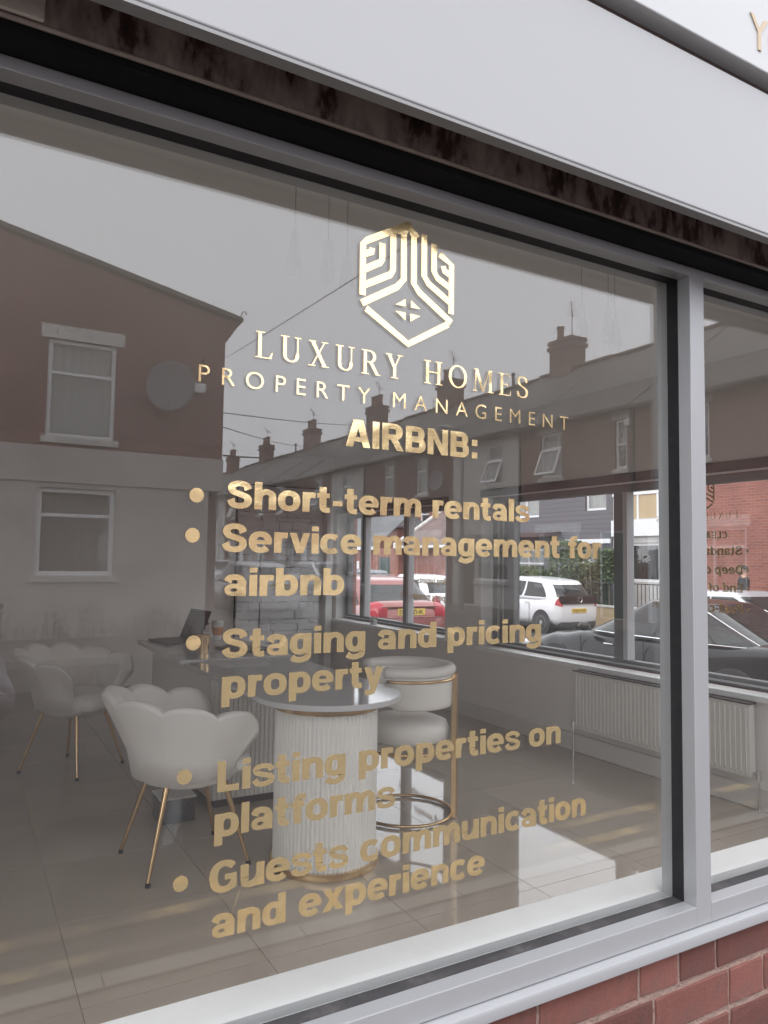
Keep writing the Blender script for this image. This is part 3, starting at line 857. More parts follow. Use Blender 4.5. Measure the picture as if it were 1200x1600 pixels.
heavy_line('Guests communication', .387, 1.240, .9380, .0520)
heavy_line('and experience', .393, .960, .8650, .0510)
for x, z in ((.346, 1.604), (.341, 1.536), (.348, 1.356), (.340, 1.137), (.339, .966)):
    lettering('bullet_dot', [[[(x + .0125 * math.cos(t * R(15)), z + .0125 * math.sin(t * R(15))) for t in range(24)]]], 0, 1, 0, 1, 0, 1, front, 'foil', PANE)
# lettering on the outside of the side windows, read from the street
side = lambda u, v, d: (4.1765 + d, u, v)
def side_line(text, y0, h, zb, parent, aspect=.92):
    wd_ = []
    pcs, a, b = layout(text, heavy, .02, wd_)
    for w in wd_: lettering('window_lettering', [pcs[k] for k in w], a, b, y0, y0 + (b - a) * h * aspect, zb, h, side, 'foil', parent)
def side_dot(y, z):
    lettering('bullet_dot', [[[(y + .012 * math.cos(t * R(20)), z + .012 * math.sin(t * R(20))) for t in range(18)]]], 0, 1, 0, 1, 0, 1, side, 'foil', SIDE_NEAR)
side_line('CLEANING:', 1.738, .045, 1.663, SIDE_NEAR)
for text_, z_ in (('Standard', 1.557), ('Deep clean', 1.440), ('End of tenancy', 1.327), ('Post-construction', 1.198)):
    side_line(text_, 1.635, .058, z_, SIDE_NEAR); side_dot(1.603, z_ + .026)
for w in SERIF_W: lettering('serif_letter', [SERIF_P[k] for k in w], SERIF_A, SERIF_B, 1.66, 2.28, 1.785, .042, side, 'foil', SIDE_NEAR)
sc_ = .9
lettering('house_emblem', [[[(1.925 + (u - .76) * .92, 1.945 + (v - 2.05) * .92) for u, v in q] for q in p] for p in lg], 0, 1, 0, 1, 0, 1, side, 'foil', SIDE_NEAR)
side_line('Finding tenants', 4.74, .066, 1.258, SIDE_FAR)
side_line('Property management', 4.70, .066, 1.095, SIDE_FAR)

# ------------------------------------------------------------------ floor of polished tiles
floor = structure(MB().box(-1.9, SX, .06, 7.05, -.2, FL - .004).build('floor', 'grout'))
tile_me = MB().box(-.2985, .2985, -.2985, .2985, -.010, 0).mesh('tile'); tile_me.materials.append(M['tile'])
for i in range(10):
    for j in range(12):
        x, y = -1.715 + i * .6, .345 + j * .6
        if x > 4.2: continue
        w = min(x + .2965, 4.0) - (x - .2965); hgt = min(y + .2965, 7.045) - (y - .2965)
        if w < .05 or hgt < .05: continue
        o = bpy.data.objects.new('tile', tile_me); COL.objects.link(o); o.parent = floor
        o.location = (x - .2965 + w / 2, y - .2965 + hgt / 2, FL)
        o.scale = (w / .593, hgt / .593, 1)

# ------------------------------------------------------------------ split stone panel on the back wall
CL = thing('stone_wall_panel', 'white split stone cladding panel on the back wall behind the desk', 'wall panel', (3.28, 7.0, FL))
MB().box(2.76, 3.80, 7.006, 7.049, FL + .002, 2.35).build('backing', 'black', CL)
stone_me = []
for k in range(8):
    me = MB().box(-.5, .5, -.5, .5, -.5, .5).mesh('stone')
    bm = bmesh.new(); bm.from_mesh(me)
    bmesh.ops.subdivide_edges(bm, edges=list(bm.edges), cuts=2)
    for v in bm.verts:
        v.co += Vector((random.uniform(-.02, .02), random.uniform(-.12, .06) if v.co.y < 0 else 0, random.uniform(-.07, .07)))
    bm.to_mesh(me); bm.free(); me.materials.append(M['clad']); stone_me.append(me)
z = FL + .01
while z < 2.30:
    h = random.choice((.05, .065, .08, .10)); x = 2.765
    while x < 3.78:
        w = min(random.uniform(.12, .36), 3.795 - x)
        if x < 3.04 < x + w: w = max(.05, 3.036 - x)
        o = bpy.data.objects.new('stone', random.choice(stone_me)); COL.objects.link(o); o.parent = CL
        dpt = random.uniform(.034, .048)
        o.scale = (w - .006, dpt, h - .005); o.location = (x + w / 2 - 3.28, 7.005 - dpt / 2 - 7.0, z + h / 2 - FL)
        x += w + (.012 if abs(x + w - 3.036) < .004 else 0)
        if w < .03: x += .03
    z += h
tag(MB().box(3.865, 3.950, 6.93, 7.049, FL + .002, 2.15).build('door_casing', 'whiteboard', bevel=.006), 'pale upright door casing in the back corner beside the stone panel', 'door casing')

# ------------------------------------------------------------------ furniture
def shell_chair(label, loc, rz):
    t = thing('shell_chair', label, 'chair', loc, rz, 'cream shell chairs at the desk')
    nu, petals, A = 132, 7, R(128)
    prof = [(.00, .0, .00), (.25, .02, .30), (.6, .07, .64), (.9, .115, .93), (1.0, .118, .985), (1.03, .10, 1.0), (1.02, .075, .99), (.95, .055, .95), (.65, .02, .62), (.3, -.015, .30), (.02, -.045, .02)]
    def ring(u):
        a = -A + 2 * A * u
        ph = u * petals
        lobe = abs(math.sin(math.pi * ph)) ** .55
        back = .5 + .5 * math.cos(a * .92)
        top = .205 + .140 * back ** .8 + .040 * lobe
        out = []
        endk = min(1, min(u, 1 - u) * 22) ** .5
        for k, (q, dr, zf) in enumerate(prof):
            r = .235 + dr * (1.15 if k < 6 else 1.1)
            r += (.020 * (lobe - .3) * zf) if k >= 5 else (.010 * (lobe - .3) * zf)
            if k >= 5: r = r - (1 - endk) * 0
            mid = .235 + dr
            r = mid + (r - mid)
            zz = .40 + top * zf * (0.80 + .20 * endk)
            out.append((-r * math.cos(a) * 1.02, r * math.sin(a), zz))
        return out
    mb = MB(); mb.loops([ring(k / nu) for k in range(nu + 1)], True, True)
    child(mb.build('shell_back', 'velvet', smooth=True), t)
    s = MB().lathe([(.0, .345), (.14, .35), (.205, .375), (.235, .41), (.238, .455), (.225, .485), (.19, .50), (.10, .507), (.0, .508)], (.01, 0, 0), 40, cap=False)
    child(s.build('seat', 'velvet', smooth=True), t)
    fr = MB().box(.10, .262, -.165, .165, .392, .482)
    child(fr.build('seat_front', 'velvet', smooth=True, bevel=.04, seg=4), t)
    for sx in (-1, 1):
        for sy in (-1, 1):
            lg_ = MB().tube((sx * .13, sy * .13, .375), (sx * .225, sy * .215, .012), .014, .008, 10)
            o = child(lg_.build('leg', 'gold', smooth='auto'), t)
            ft = MB().tube((sx * .2235, sy * .2137, .018), (sx * .2255, sy * .2155, .0), .010, .010, 10)
            child(ft.build('foot', 'black'), o)
    return t
shell_chair('cream shell chair with scalloped back nearest the window, left of the fluted pedestal', (.955, 2.235, FL), R(4))
shell_chair('cream shell chair further back, behind the nearer shell chair', (.70, 4.02, FL), R(-48))

DESK = thing('reception_desk', 'long pale desk with fluted white body and round gold ringed pedestal end', 'desk', (1.52, 3.0, FL))
def stadium(x0, x1, yr, y1, n=20):
    c = (x0 + x1) / 2; r = (x1 - x0) / 2
    return [(c - r * math.cos(math.pi * k / n), yr - r * math.sin(math.pi * k / n)) for k in range(n + 1)] + [(x1, y1), (x0, y1)]
MB().prism(stadium(1.185, 1.865, 1.93, 3.16), lambda u, v, d: (u, v, d), .855, .880).build('counter_top', 'desktop', DESK, bevel=.003)
MB().box(1.155, 1.865, 3.175, 4.36, .862, .890).build('desk_top', 'desktop', DESK, bevel=.003)
bp_ = []
for k in range(288):
    a = 2 * math.pi * k / 288
    r = .233 + .0040 * (1 if (k % 4) in (0, 1) else -1)
    bp_.append((1.52 + r * math.cos(a), 1.93 + r * math.sin(a)))
PED = MB().prism(bp_, lambda u, v, d: (u, v, d), FL + .03, .816).build('pedestal', 'deskwhite', DESK)
for z0, z1, r in ((FL, FL + .030, .250), (.8165, .8545, .243)):
    MB().lathe([(.05, z0 - .0005), (r, z0), (r + .002, (z0 + z1) / 2), (r, z1), (.05, z1 + .0002)], (1.52, 1.93, 0), 64).build('gold_ring', 'gold', PED, smooth='auto')
body = MB()
def fl_y(x, y0, y1, s):
    n = int((y1 - y0) / .026)
    for k in range(n):
        a = y0 + (y1 - y0) * k / n; b = y0 + (y1 - y0) * (k + 1) / n
        body.box(min(x, x + s * .012), max(x, x + s * .012), a + .003, b - .003, FL + .05, .85)
body.box(1.262, 1.83, 2.832, 4.30, FL + .045, .8615)
fl_y(1.2615, 2.85, 4.29, -1)
for k in range(21):
    a = 1.266 + k * .0266
    body.box(a, a + .0205, 2.8195, 2.8315, FL + .05, .85)
body.build('fluted_body', 'deskwhite', DESK)
MB().box(1.285, 1.815, 2.85, 4.28, FL, FL + .0445).build('plinth', 'bandbrown', DESK)

def tub_chair():
    t = thing('tub_chair', 'cream tub chair with gold tube frame behind the round desk end', 'chair', (2.185, 2.31, FL), R(168))
    # local frame: the chair faces +x
    def band(u):
        a = R(-138 + 276 * u)
        out = []
        e = min(1, min(u, 1 - u) * 14) ** .5
        for k in range(16):
            q = 2 * math.pi * k / 16
            rr = .243 + .019 * e * math.copysign(abs(math.cos(q)) ** .6, math.cos(q))
            zz = .685 + .095 * (.5 + .5 * e) * math.copysign(abs(math.sin(q)) ** .6, math.sin(q))
            out.append((-rr * math.cos(a), rr * math.sin(a), zz))
        return out
    child(MB().loops([band(k / 60) for k in range(61)]).build('backrest', 'leather', smooth=True), t)
    roll = [(-.244 * math.cos(R(a)), .244 * math.sin(R(a)), .785) for a in range(-136, 137, 4)]
    child(MB().path(roll, [.030] * len(roll), 12).build('top_roll', 'leather', smooth=True), t)
    strip_ = [(-.2655 * math.cos(R(a)), .2655 * math.sin(R(a)), .742) for a in range(-132, 133, 4)]
    child(MB().path(strip_, .009, 8).build('gold_band', 'gold', smooth=True), t)
    child(MB().lathe([(.0, .40), (.20, .40), (.232, .415), (.236, .47), (.225, .50), (.18, .517), (.0, .525)], (0, 0, 0), 48, cap=False).build('seat', 'leather', smooth=True), t)
    for z, r in ((.012, .258), (.365, .245)):
        child(MB().path([(r * math.cos(R(a)), r * math.sin(R(a)), z) for a in range(0, 360, 6)], .009, 8, True).build('frame_ring', 'gold', smooth=True), t)
    for a in (160, -20, 146, -34):
        c, s = math.cos(R(a)), math.sin(R(a))
        top = .765 if a > 90 else .39
        rr = .272
        p = MB().box(-.014, .014, -.017, .017, .004, top).build('leg', 'gold', bevel=.002)
        p.parent = t; p.location = (rr * c, rr * s, 0); p.rotation_euler = (0, 0, R(a))
    return t
tub_chair()

RAD = thing('radiator', 'long white panel radiator under the side window', 'radiator', (3.93, 2.1, .30))
MB().box(3.905, 3.955, 1.42, 2.80, .305, .712).build('panel', 'radiator', RAD, bevel=.006)
rb_ = MB()
for k in range(41):
    y = 1.445 + k * .0332
    rb_.path([(3.9075, y, .325), (3.9045, y, .34), (3.9045, y, .677), (3.9075, y, .692)], .0055, 6)
stuff(rb_.build('pressed_ribs', 'radiator', RAD, smooth=True))
MB().box(3.900, 3.965, 1.415, 2.805, .7125, .722).build('grille', 'bandbrown', RAD)
for y in (1.385, 2.83):
    v = MB().tube((3.93, y, FL + .002), (3.93, y, .33), .007).tube((3.93, y, .33), (3.93, y + (.04 if y < 2 else -.04), .335), .008)
    v.lathe([(.001, .30), (.016, .302), (.018, .35), (.001, .353)], (3.93, y, .0), 12)
    v.build('valve', 'chrome', RAD, smooth='auto')
for z in (.36, .66):
    MB().box(3.9555, 4.0085, 1.60, 1.63, z, z + .03).box(3.9555, 4.0085, 2.55, 2.58, z, z + .03).build('bracket', 'radiator', RAD)

LAP = thing('laptop', 'open dark laptop on the far end of the desk', 'laptop', (1.37, 4.15, .8905), R(10))
child(MB().box(-.13, .11, -.165, .165, 0, .016).build('keyboard_base', 'screen', bevel=.003), LAP)
scr = MB().box(-.004, .004, -.165, .165, 0, .225).build('screen', 'screen', bevel=.003); child(scr, LAP); scr.location = (.112, 0, .012); scr.rotation_euler = (0, R(22), 0)
d_ = child(MB().box(-.0052, -.0045, -.15, .15, .018, .212).build('display', 'carglass'), scr)
def cup(label, loc, r0, r1, h, m, lid, sleeve=None, name='coffee_cup'):
    t = thing(name, label, 'cup', loc)
    child(MB().lathe([(.001, 0), (r0, 0), (r1, h), (r1 * .93, h), (r1 * .9, h - .004), (.001, h - .005)], (0, 0, 0), 28).build('body', m, smooth='auto'), t)
    if lid: child(MB().lathe([(r1 * 1.05, h - .002), (r1 * 1.08, h + .006), (r1 * .96, h + .010), (r1 * .92, h + .022), (.001, h + .022)], (0, 0, 0), 28).build('lid', lid, smooth='auto'), t)
    if sleeve:
        f = lambda z: r0 + (r1 - r0) * z / h + .0012
        child(MB().lathe([(f(h * .28), h * .28), (f(h * .78), h * .78)], (0, 0, 0), 28, cap=False).build('sleeve', sleeve, smooth=True), t)
    return t
cup('gold metal tumbler standing at the near side of the desk cups', (1.375, 3.46, .8905), .034, .042, .115, 'gold', None, name='tumbler')
cup('paper coffee cup with dark lid behind the gold tumbler', (1.585, 4.20, .8905), .030, .041, .115, 'paper', 'screen')
cup('paper coffee cup with orange sleeve and white lid', (1.69, 4.18, .8905), .030, .043, .12, 'paper', 'paper', 'orange')
for k, (x, y, a, lab) in enumerate(((1.40, 3.02, 14, 'loose white paper sheet lying nearest the desk edge'), (1.52, 2.98, -9, 'white paper sheet lying beside the dark folder'))):
    o = MB().box(-.105, .105, -.148, .148, 0, .0012 + .0006 * k).build('paper_sheet', 'paper')
    o.location = (x, y, .8807 + .0016 * k); o.rotation_euler = (0, 0, R(a)); tag(o, lab, 'paper')
o = MB().box(-.11, .11, -.15, .15, 0, .018).build('folder', 'screen', bevel=.003); o.location = (1.66, 3.52, .8905); o.rotation_euler = (0, 0, R(25))
tag(o, 'dark folder lying on the desk beside the cups', 'folder')
BIN = thing('storage_box', 'clear plastic storage box on the floor behind the nearer shell chair', 'box', (1.05, 2.80, FL))
bb = MB().box(-.09, .09, -.09, .09, 0, .004).box(-.09, -.086, -.09, .09, .004, .12).box(.086, .09, -.09, .09, .004, .12).box(-.086, .086, -.09, -.086, .004, .12).box(-.086, .086, .086, .09, .004, .12)
child(bb.build('body', 'clearplastic'), BIN)
child(MB().box(-.095, .095, -.095, .095, .1205, .13).build('lid', 'paper', bevel=.003), BIN)
JAR = thing('candle_jar', 'small glass candle jar on the far side window sill', 'jar', (4.03, 6.02, .78))
child(MB().lathe([(.001, 0), (.040, 0), (.042, .006), (.042, .085), (.039, .085), (.038, .05)], (0, 0, 0), 24, cap=False).build('glass', 'jar', smooth='auto'), JAR)
child(MB().lathe([(.001, .004), (.037, .004), (.037, .055), (.001, .055)], (0, 0, 0), 24).build('wax', 'wax', smooth='auto'), JAR)
for (px, py, lab) in ((.945, .81, 'cluster of three small glass pendants hanging left of the gold emblem'), (2.14, .81, 'cluster of three small glass pendants hanging near the window mullion')):
    P = thing('pendant_light', lab, 'pendant light', (px, py, 2.75))
    child(MB().lathe([(.001, -.03), (.13, -.03), (.13, 0), (.001, 0)], (0, 0, 0), 32).build('ceiling_plate', 'metalgrey', smooth='auto'), P)
    for k, (dx, dy, ln) in enumerate(((-.09, .02, .25), (.0, -.03, .27), (.09, .02, .28))):
        c_ = child(MB().tube((dx, dy, -.03), (dx, dy, -ln), .0007, n=6).build('cord', 'screen'), P)
        child(MB().lathe([(.008, -ln), (.014, -ln - .02), (.017, -ln - .06), (.024, -ln - .10), (.020, -ln - .13), (.001, -ln - .135)], (dx, dy, 0), 16, cap=False).build('shade', 'lampglass', smooth=True), c_)
VA = thing('pampas_vase', 'white pampas plumes in a tall vase at the left edge of the window', 'vase', (.14, 4.55, FL))
child(MB().lathe([(.001, 0), (.10, 0), (.13, .12), (.12, .30), (.07, .48), (.06, .55), (.07, .58), (.055, .58), (.05, .50)], (0, 0, 0), 32, cap=False).build('vase', 'deskwhite', smooth=True), VA)
for k in range(9):
    a = random.uniform(0, 6.28); tilt = random.uniform(.05, .20); ln = random.uniform(.40, .62)
    top = Vector((tilt * math.cos(a), tilt * math.sin(a), .55 + ln))
    s_ = child(MB().tube((0, 0, .45), top, .003, n=5).build('stem', 'weed'), VA)
    pm = MB(); d = (top - Vector((0, 0, .45))).normalized()
    for q in range(260):
        f = random.random(); base = top + d * (-.30 * (1 - f) + .02)
        b = Vector((random.gauss(0, 1), random.gauss(0, 1), random.gauss(.7, .6))).normalized()
        r = .075 * math.sin(math.pi * (.15 + .8 * f)) + .012
        e = base + b * r; w = b.cross(d).normalized() * .006
        pm.poly([base - w, base + w, e + Vector((0, 0, -.01))])
    child(pm.build('plume', 'pampas'), s_)

# ================================================================== houses
def obox(mb, F, u0, u1, v0, v1, d0, d1):
    i = len(mb.v)
    mb.v += [F(u0, v0, d0), F(u1, v0, d0), F(u1, v1, d0), F(u0, v1, d0), F(u0, v0, d1), F(u1, v0, d1), F(u1, v1, d1), F(u0, v1, d1)]
    mb.f += [(i, i + 3, i + 2, i + 1), (i + 4, i + 5, i + 6, i + 7), (i, i + 1, i + 5, i + 4), (i + 1, i + 2, i + 6, i + 5), (i + 2, i + 3, i + 7, i + 6), (i + 3, i, i + 4, i + 7)]
    return mb
def owall(mb, F, u0, u1, v0, v1, d0, d1, openings=()):
    for a, b, c, d in cells(u0, u1, v0, v1, openings): obox(mb, F, a, b, c, d, d0, d1)
    return mb
def house_window(parent, F, u0, u1, v0, v1, split=None, lintel=None, sill=True, tilt=0.0, inside='curtain', frame='upvc', fw=.072, bars=()):
    m = MB()
    for a, b, c, d in cells(u0 + .003, u1 - .003, v0 + .003, v1 - .003, [(u0 + fw, u1 - fw, v0 + fw, v1 - fw)]): obox(m, F, a, b, c, d, -.12, -.055)
    zs = v0 + (v1 - v0) * split if split else None
    if zs: obox(m, F, u0 + fw, u1 - fw, zs - .03, zs + .03, -.118, -.05)
    for b in bars: obox(m, F, u0 + (u1 - u0) * b - .022, u0 + (u1 - u0) * b + .022, v0 + fw, v1 - fw, -.117, -.052)
    w = m.build('window', frame, parent)
    obox(MB(), F, u0 + fw - .01, u1 - fw + .01, v0 + fw - .01, v1 - fw + .01, -.092, -.086).build('pane', 'houseglass', w)
    # curtain with folds
    n = max(6, int((u1 - u0) / .05)); cm = MB()
    def fold(a, b):
        u = u0 - .02 + (u1 - u0 + .04) * a
        return F(u, v0 - .02 + (v1 - v0 + .04) * b, -.20 + .018 * math.sin(a * n * 2.2) + .01 * math.sin(a * 17 + b * 3))
    cm.grid(fold, n * 3, 4).build('curtain', inside, w, smooth=True)
    if tilt:
        s = MB(); zt = zs if zs else v1
        G = lambda u, v, d: F(u, zt - .03 + (v - (zt - .03)) * math.cos(tilt), d - .05 + (zt - .03 - v) * math.sin(tilt))
        for a, b, c, d in cells(u0 + .02, u1 - .02, v0 + .03, zt - .03, [(u0 + .08, u1 - .08, v0 + .09, zt - .09)]): obox(s, G, a, b, c, d, .0, .05)
        sash = s.build('open_sash', frame, w)
        obox(MB(), G, u0 + .075, u1 - .075, v0 + .085, zt - .085, .022, .028).build('sash_pane', 'houseglass', sash)
    if sill: obox(MB(), F, u0 - .08, u1 + .08, v0 - .11, v0 - .002, -.10, .05).build('sill', 'stone', w)
    if lintel: obox(MB(), F, u0 - lintel, u1 + lintel, v1 + .002, v1 + .25, -.02, .018).build('lintel', 'stone', w)
    return w
def house_door(parent, F, u0, u1, v0, v1, m='upvc'):
    d = obox(MB(), F, u0, u1, v0, v1, -.14, -.09).build('door', m, parent)
    p = MB()
    for a, b, c, e in cells(u0, u1, v0, v1, [(u0 + .06, u1 - .06, v0 + .02, v1 - .06)]): obox(p, F, a, b, c, e, -.0895, -.05)
    p.build('door_frame', 'upvc', d)
    obox(MB(), F, u0 + .25, u1 - .25, v0 + 1.15, v1 - .2, -.0895, -.082).build('door_glass', 'houseglass', d)
    obox(MB(), F, u1 - .17, u1 - .13, v0 + .95, v0 + 1.15, -.0895, -.05).build('handle', 'chrome', d)

# ------------------------------------------------------------------ gable house across the main street (seen mirrored in the pane)
YA = -13.3
FA = lambda u, v, d: (u, YA + d, v)
HA = thing('gable_house', 'brick gabled end house with rendered ground floor, mirrored at the left of the pane', 'house', (1.0, -17, 0.0))
w_up = (1.255, 2.437, 3.63, 5.43); w_dn = (1.168, 2.505, 1.12, 2.71)
owall(MB(), FA, -6, 4.52, 3.452, 5.9, -.25, 0, [w_up]).prism([(-6, 5.9), (4.52, 5.9), (4.52, 6.33), (-.9, 7.52), (-6, 6.40)], FA, -.25, 0).build('brick_wall', 'brickA_xz', HA)
owall(MB(), FA, -6, 4.26, -.1, 2.798, -.25, .012, [w_dn]).build('rendered_wall', 'render', HA)
owall(MB(), FA, -6, 4.535, 2.80, 3.45, -.25, .045, []).build('rendered_band', 'render', HA, bevel=.01)
MB().box(4.27, 4.52, -24, -13.56, -.1, 6.2).box(-6, -5.75, -24, -13.56, -.1, 6.2).box(-5.7, 4.26, -24, -23.8, -.1, 6.2).build('return_walls', 'brickB_yz', HA)
for k in range(5):
    MB().box(4.522, 4.575 + .055 * k, -13.62, -13.298 + .004 * k, 5.90 + .085 * k, 5.982 + .085 * k).build('corbel', 'brickA_xz', HA)
for (xa, za, xb, zb_) in ((-.9, 7.56, 4.86, 6.315), (-6.3, 6.38, -.9, 7.56)):
    MB().prism([(xa, za), (xb, zb_), (xb, zb_ + .09), (xa, za + .09)], lambda u, v, d: (u, d, v), -24.2, -13.22).build('roof', 'slate', HA)
MB().path([(4.80, -13.2, 6.42), (4.83, -13.2, 6.50), (4.88, -13.2, 6.53), (4.92, -13.2, 6.49), (4.89, -13.2, 6.45)], .012, 6).build('finial', 'darkmetal', HA)
wA = house_window(HA, FA, *w_up, split=.66, lintel=.13, fw=.075)
wB = house_window(HA, FA, *w_dn, split=.69, sill=True, inside='blind', fw=.085)
AL = obox(MB(), FA, 3.86, 4.12, 4.74, 4.93, .002, .08).build('alarm_box', 'upvc', HA, bevel=.01)
DI = MB()
def dish(c, r, nrm, name, parent, m='dish'):
    n_ = Vector(nrm).normalized(); a = n_.cross(Vector((0, 0, 1))).normalized(); b = a.cross(n_)
    rings = []
    for k in range(7):
        q = r * k / 6 if k else .01
        rings.append([Vector(c) + (a * math.cos(t) * .92 + b * math.sin(t)) * q + n_ * (.22 * q * q / r) for t in [2 * math.pi * j / 28 for j in range(28)]])
    rings += [[p - n_ * .02 for p in rg] for rg in reversed(rings)]
    mb = MB().loops(rings, True, True)
    o = mb.build(name, m, parent, smooth=True)
    MB().tube(Vector(c) - n_ * .02, Vector(c) - n_ * .30, .022).tube(Vector(c) - b * r * .95, Vector(c) - b * r * .5 + n_ * r * .7, .008).build('dish_arm', 'darkmetal', o)
    return o
dish((3.40, -13.0, 4.72), .50, (-.45, 1, .12), 'satellite_dish', HA)
MB().tube((4.05, -13.255, 5.35), (4.05, -13.12, 5.42), .02).build('cable_bracket', 'darkmetal', HA)

# ------------------------------------------------------------------ terrace on the right hand side of the street behind (mirrored)
XB = 15.0
FB = lambda u, v, d: (XB - d, -u, v)
B_Y = [8.3, 12.1, 16.5, 20.2, 23.4, 26.7, 30.1, 34.0, 38.0, 42.0, 46.0, 50.0, 54.0, 58.0, 62.0, 66.0]
B_kind = ['pale', 'pale', 'render2', 'brick', 'brick', 'render2', 'brick', 'brick', 'pale', 'brick', 'render2', 'brick', 'pale', 'brick', 'brick']
ordinal = ['nearest the corner', 'second from the corner', 'third from the corner', 'fourth from the corner', 'fifth from the corner', 'sixth from the corner', 'seventh from the corner', 'eighth from the corner', 'ninth from the corner', 'tenth from the corner', 'eleventh from the corner', 'twelfth from the corner', 'thirteenth from the corner', 'fourteenth from the corner', 'last before the row ends']
face = {'pale': 'brick', 'brick': 'dark brick', 'render2': 'pale rendered'}
EAVE, RIDGE, XR = 5.52, 8.36, 19.0
special = {0: [(9.9, 10.8, None, 0)], 1: [(12.35, 12.76, .5, 0), (14.77, 15.67, .66, 1)], 2: [(17.47, 18.30, .62, 1)], 3: [(21.85, 22.65, .66, 0)], 4: [(24.3, 25.1, .66, 0)], 5: [(28.0, 28.9, .62, 1)]}
for i, (a, b) in enumerate(zip(B_Y[:-1], B_Y[1:])):
    kind = B_kind[i]
    h = thing('terraced_house', '%s terraced house with slate roof, mirrored in the window, %s' % (face[kind], ordinal[i]), 'house', (XB + 3, -(a + b) / 2, 0.0), group='terraced houses mirrored in the window')
    dz = .03 * ((i * 7) % 3 - 1)
    mat_ = {'pale': 'brickB2_yz', 'brick': 'brickB_yz', 'render2': 'render2'}[kind]
    wins = special.get(i, [((a + b) / 2 - .45 + (.5 if i % 2 else -.5), (a + b) / 2 + .45 + (.5 if i % 2 else -.5), .66, i % 3 == 0)])
    op = [(p, q, 3.96, 5.28) for p, q, s, t in wins]
    door = (a + .35, a + 1.25) if i % 2 else (b - 1.25, b - .35)
    g0 = (b - 2.4, b - .7) if i % 2 else (a + .7, a + 2.4)
    ops = op + [(g0[0], g0[1], .85, 2.35), (door[0], door[1], .02, 2.35)]
    owall(MB(), FB, a + .002, b - .002, -.15, EAVE + dz, -.25, 0, ops).build('wall', mat_, h)
    for (p, q, s, t) in wins:
        house_window(h, FB, p, q, 3.96, 5.28, split=s, lintel=.10 if kind != 'render2' else None, tilt=R(22) if t else 0, inside='curtain' if i % 2 else 'darkroom')
    house_window(h, FB, g0[0], g0[1], .85, 2.35, split=.7, lintel=.1, bars=(.5,), inside='curtain')
    house_door(h, FB, door[0], door[1], .02, 2.35, ('upvc', 'fencegreen', 'bandbrown')[i % 3])
    rf = MB().prism([(XB - .22, EAVE - .02 + dz), (XR, RIDGE + dz), (XR, RIDGE + .08 + dz), (XB - .22, EAVE + .07 + dz)], lambda u, v, d: (u, -d, v), a, b - .0015).prism([(XR + .001, RIDGE + dz), (23, EAVE + dz), (23, EAVE + .08 + dz), (XR + .001, RIDGE + .08 + dz)], lambda u, v, d: (u, -d, v), a, b - .0015)
    roof = rf.build('roof', 'slate', h)
    MB().box(XR - .12, XR + .12, -b + .01, -a - .01, RIDGE + .085 + dz, RIDGE + .17 + dz).build('ridge_tiles', 'rooftile', roof, bevel=.04)
    gt = MB().box(XB - .31, XB - .225, -b + .005, -a - .005, EAVE - .05 + dz, EAVE + .02 + dz).build('gutter', 'darkmetal', h)
    MB().box(XB + .01, 22.9, -b + .02, -b + .2, -.15, EAVE - .05).build('party_wall', 'brickA_xz', h)
    MB().prism([(XB + .01, EAVE - .05), (22.9, EAVE - .05), (XR, RIDGE - .05)], lambda u, v, d: (u, d, v), -b + .02, -b + .2).build('gable_wall', 'brickA_xz', h)
    if i == 0:
        MB().box(XB + .01, 22.9, -a - .2, -a - .02, -.15, EAVE - .05).prism([(XB + .01, EAVE - .05), (22.9, EAVE - .05), (XR, RIDGE - .05)], lambda u, v, d: (u, d, v), -a - .2, -a - .02).build('end_wall', 'brickA_xz', h)
    ch_y = {2: 18.75, 4: 26.2, 6: 33.0, 8: 41.4, 10: 49.4, 12: 57.0}.get(i)
    if ch_y:
        ch = MB().box(XR - .35, XR + .35, -ch_y - .56, -ch_y + .56, RIDGE - .8, RIDGE + 1.22).build('chimney', mat_ if kind != 'render2' else 'brickB_yz', roof)
    if ch_y:
        # courses, pots and aerials belong to the roof's chimney stack
        MB().box(XR - .42, XR + .42, -ch_y - .63, -ch_y + .63, RIDGE + .88, RIDGE + 1.02).box(XR - .40, XR + .40, -ch_y - .61, -ch_y + .61, RIDGE + 1.10, RIDGE + 1.235).build('chimney_cap', 'brickB_yz', roof)
        for q in ((-.25,) if i in (2, 4) else (-.30, .10, .42)):
            MB().lathe([(.13, RIDGE + 1.22), (.15, RIDGE + 1.32), (.13, RIDGE + 1.36), (.12, RIDGE + 1.72), (.15, RIDGE + 1.75), (.15, RIDGE + 1.82), (.09, RIDGE + 1.82)], (XR, -ch_y + q - .1, 0), 14).build('chimney_pot', 'brickA_xz', roof, smooth='auto')
        ae = MB(); m0 = Vector((XR - .1, -ch_y + .35, RIDGE + 1.2)); m1 = m0 + Vector((0, 0, 1.05))
        ae.tube(m0, m1, .016, n=6); d = Vector((-.55, .5, .22)).normalized()
        ae.tube(m1 - d * .4, m1 + d * .55, .011, n=6)
        for q in range(6):
            c_ = m1 + d * (-.35 + .16 * q); x_ = d.cross(Vector((0, 0, 1))).normalized() * (.20 - .016 * q); ae.tube(c_ - x_, c_ + x_, .007, n=5)
        ae.build('aerial', 'darkmetal', roof)
    if i in (1, 3, 9): 
        MB().lathe([(.06, 0), (.05, .35), (.08, .4), (.08, .5)], (XR, -(a + b) / 2, RIDGE + .17), 10).build('vent_pipe', 'darkmetal', roof)
    if i == 3: dish((XB - .35, -20.75, 4.30), .36, (-1, .4, .2), 'satellite_dish', h)
    if i == 1:
        obox(MB(), FB, 12.20, 12.34, 5.05, 5.25, .002, .10).build('alarm_box', 'upvc', h, bevel=.01)
        MB().box(XB - .07, XB - .002, -12.16, -12.08, 0, 5.45).build('downpipe', 'darkmetal', h)
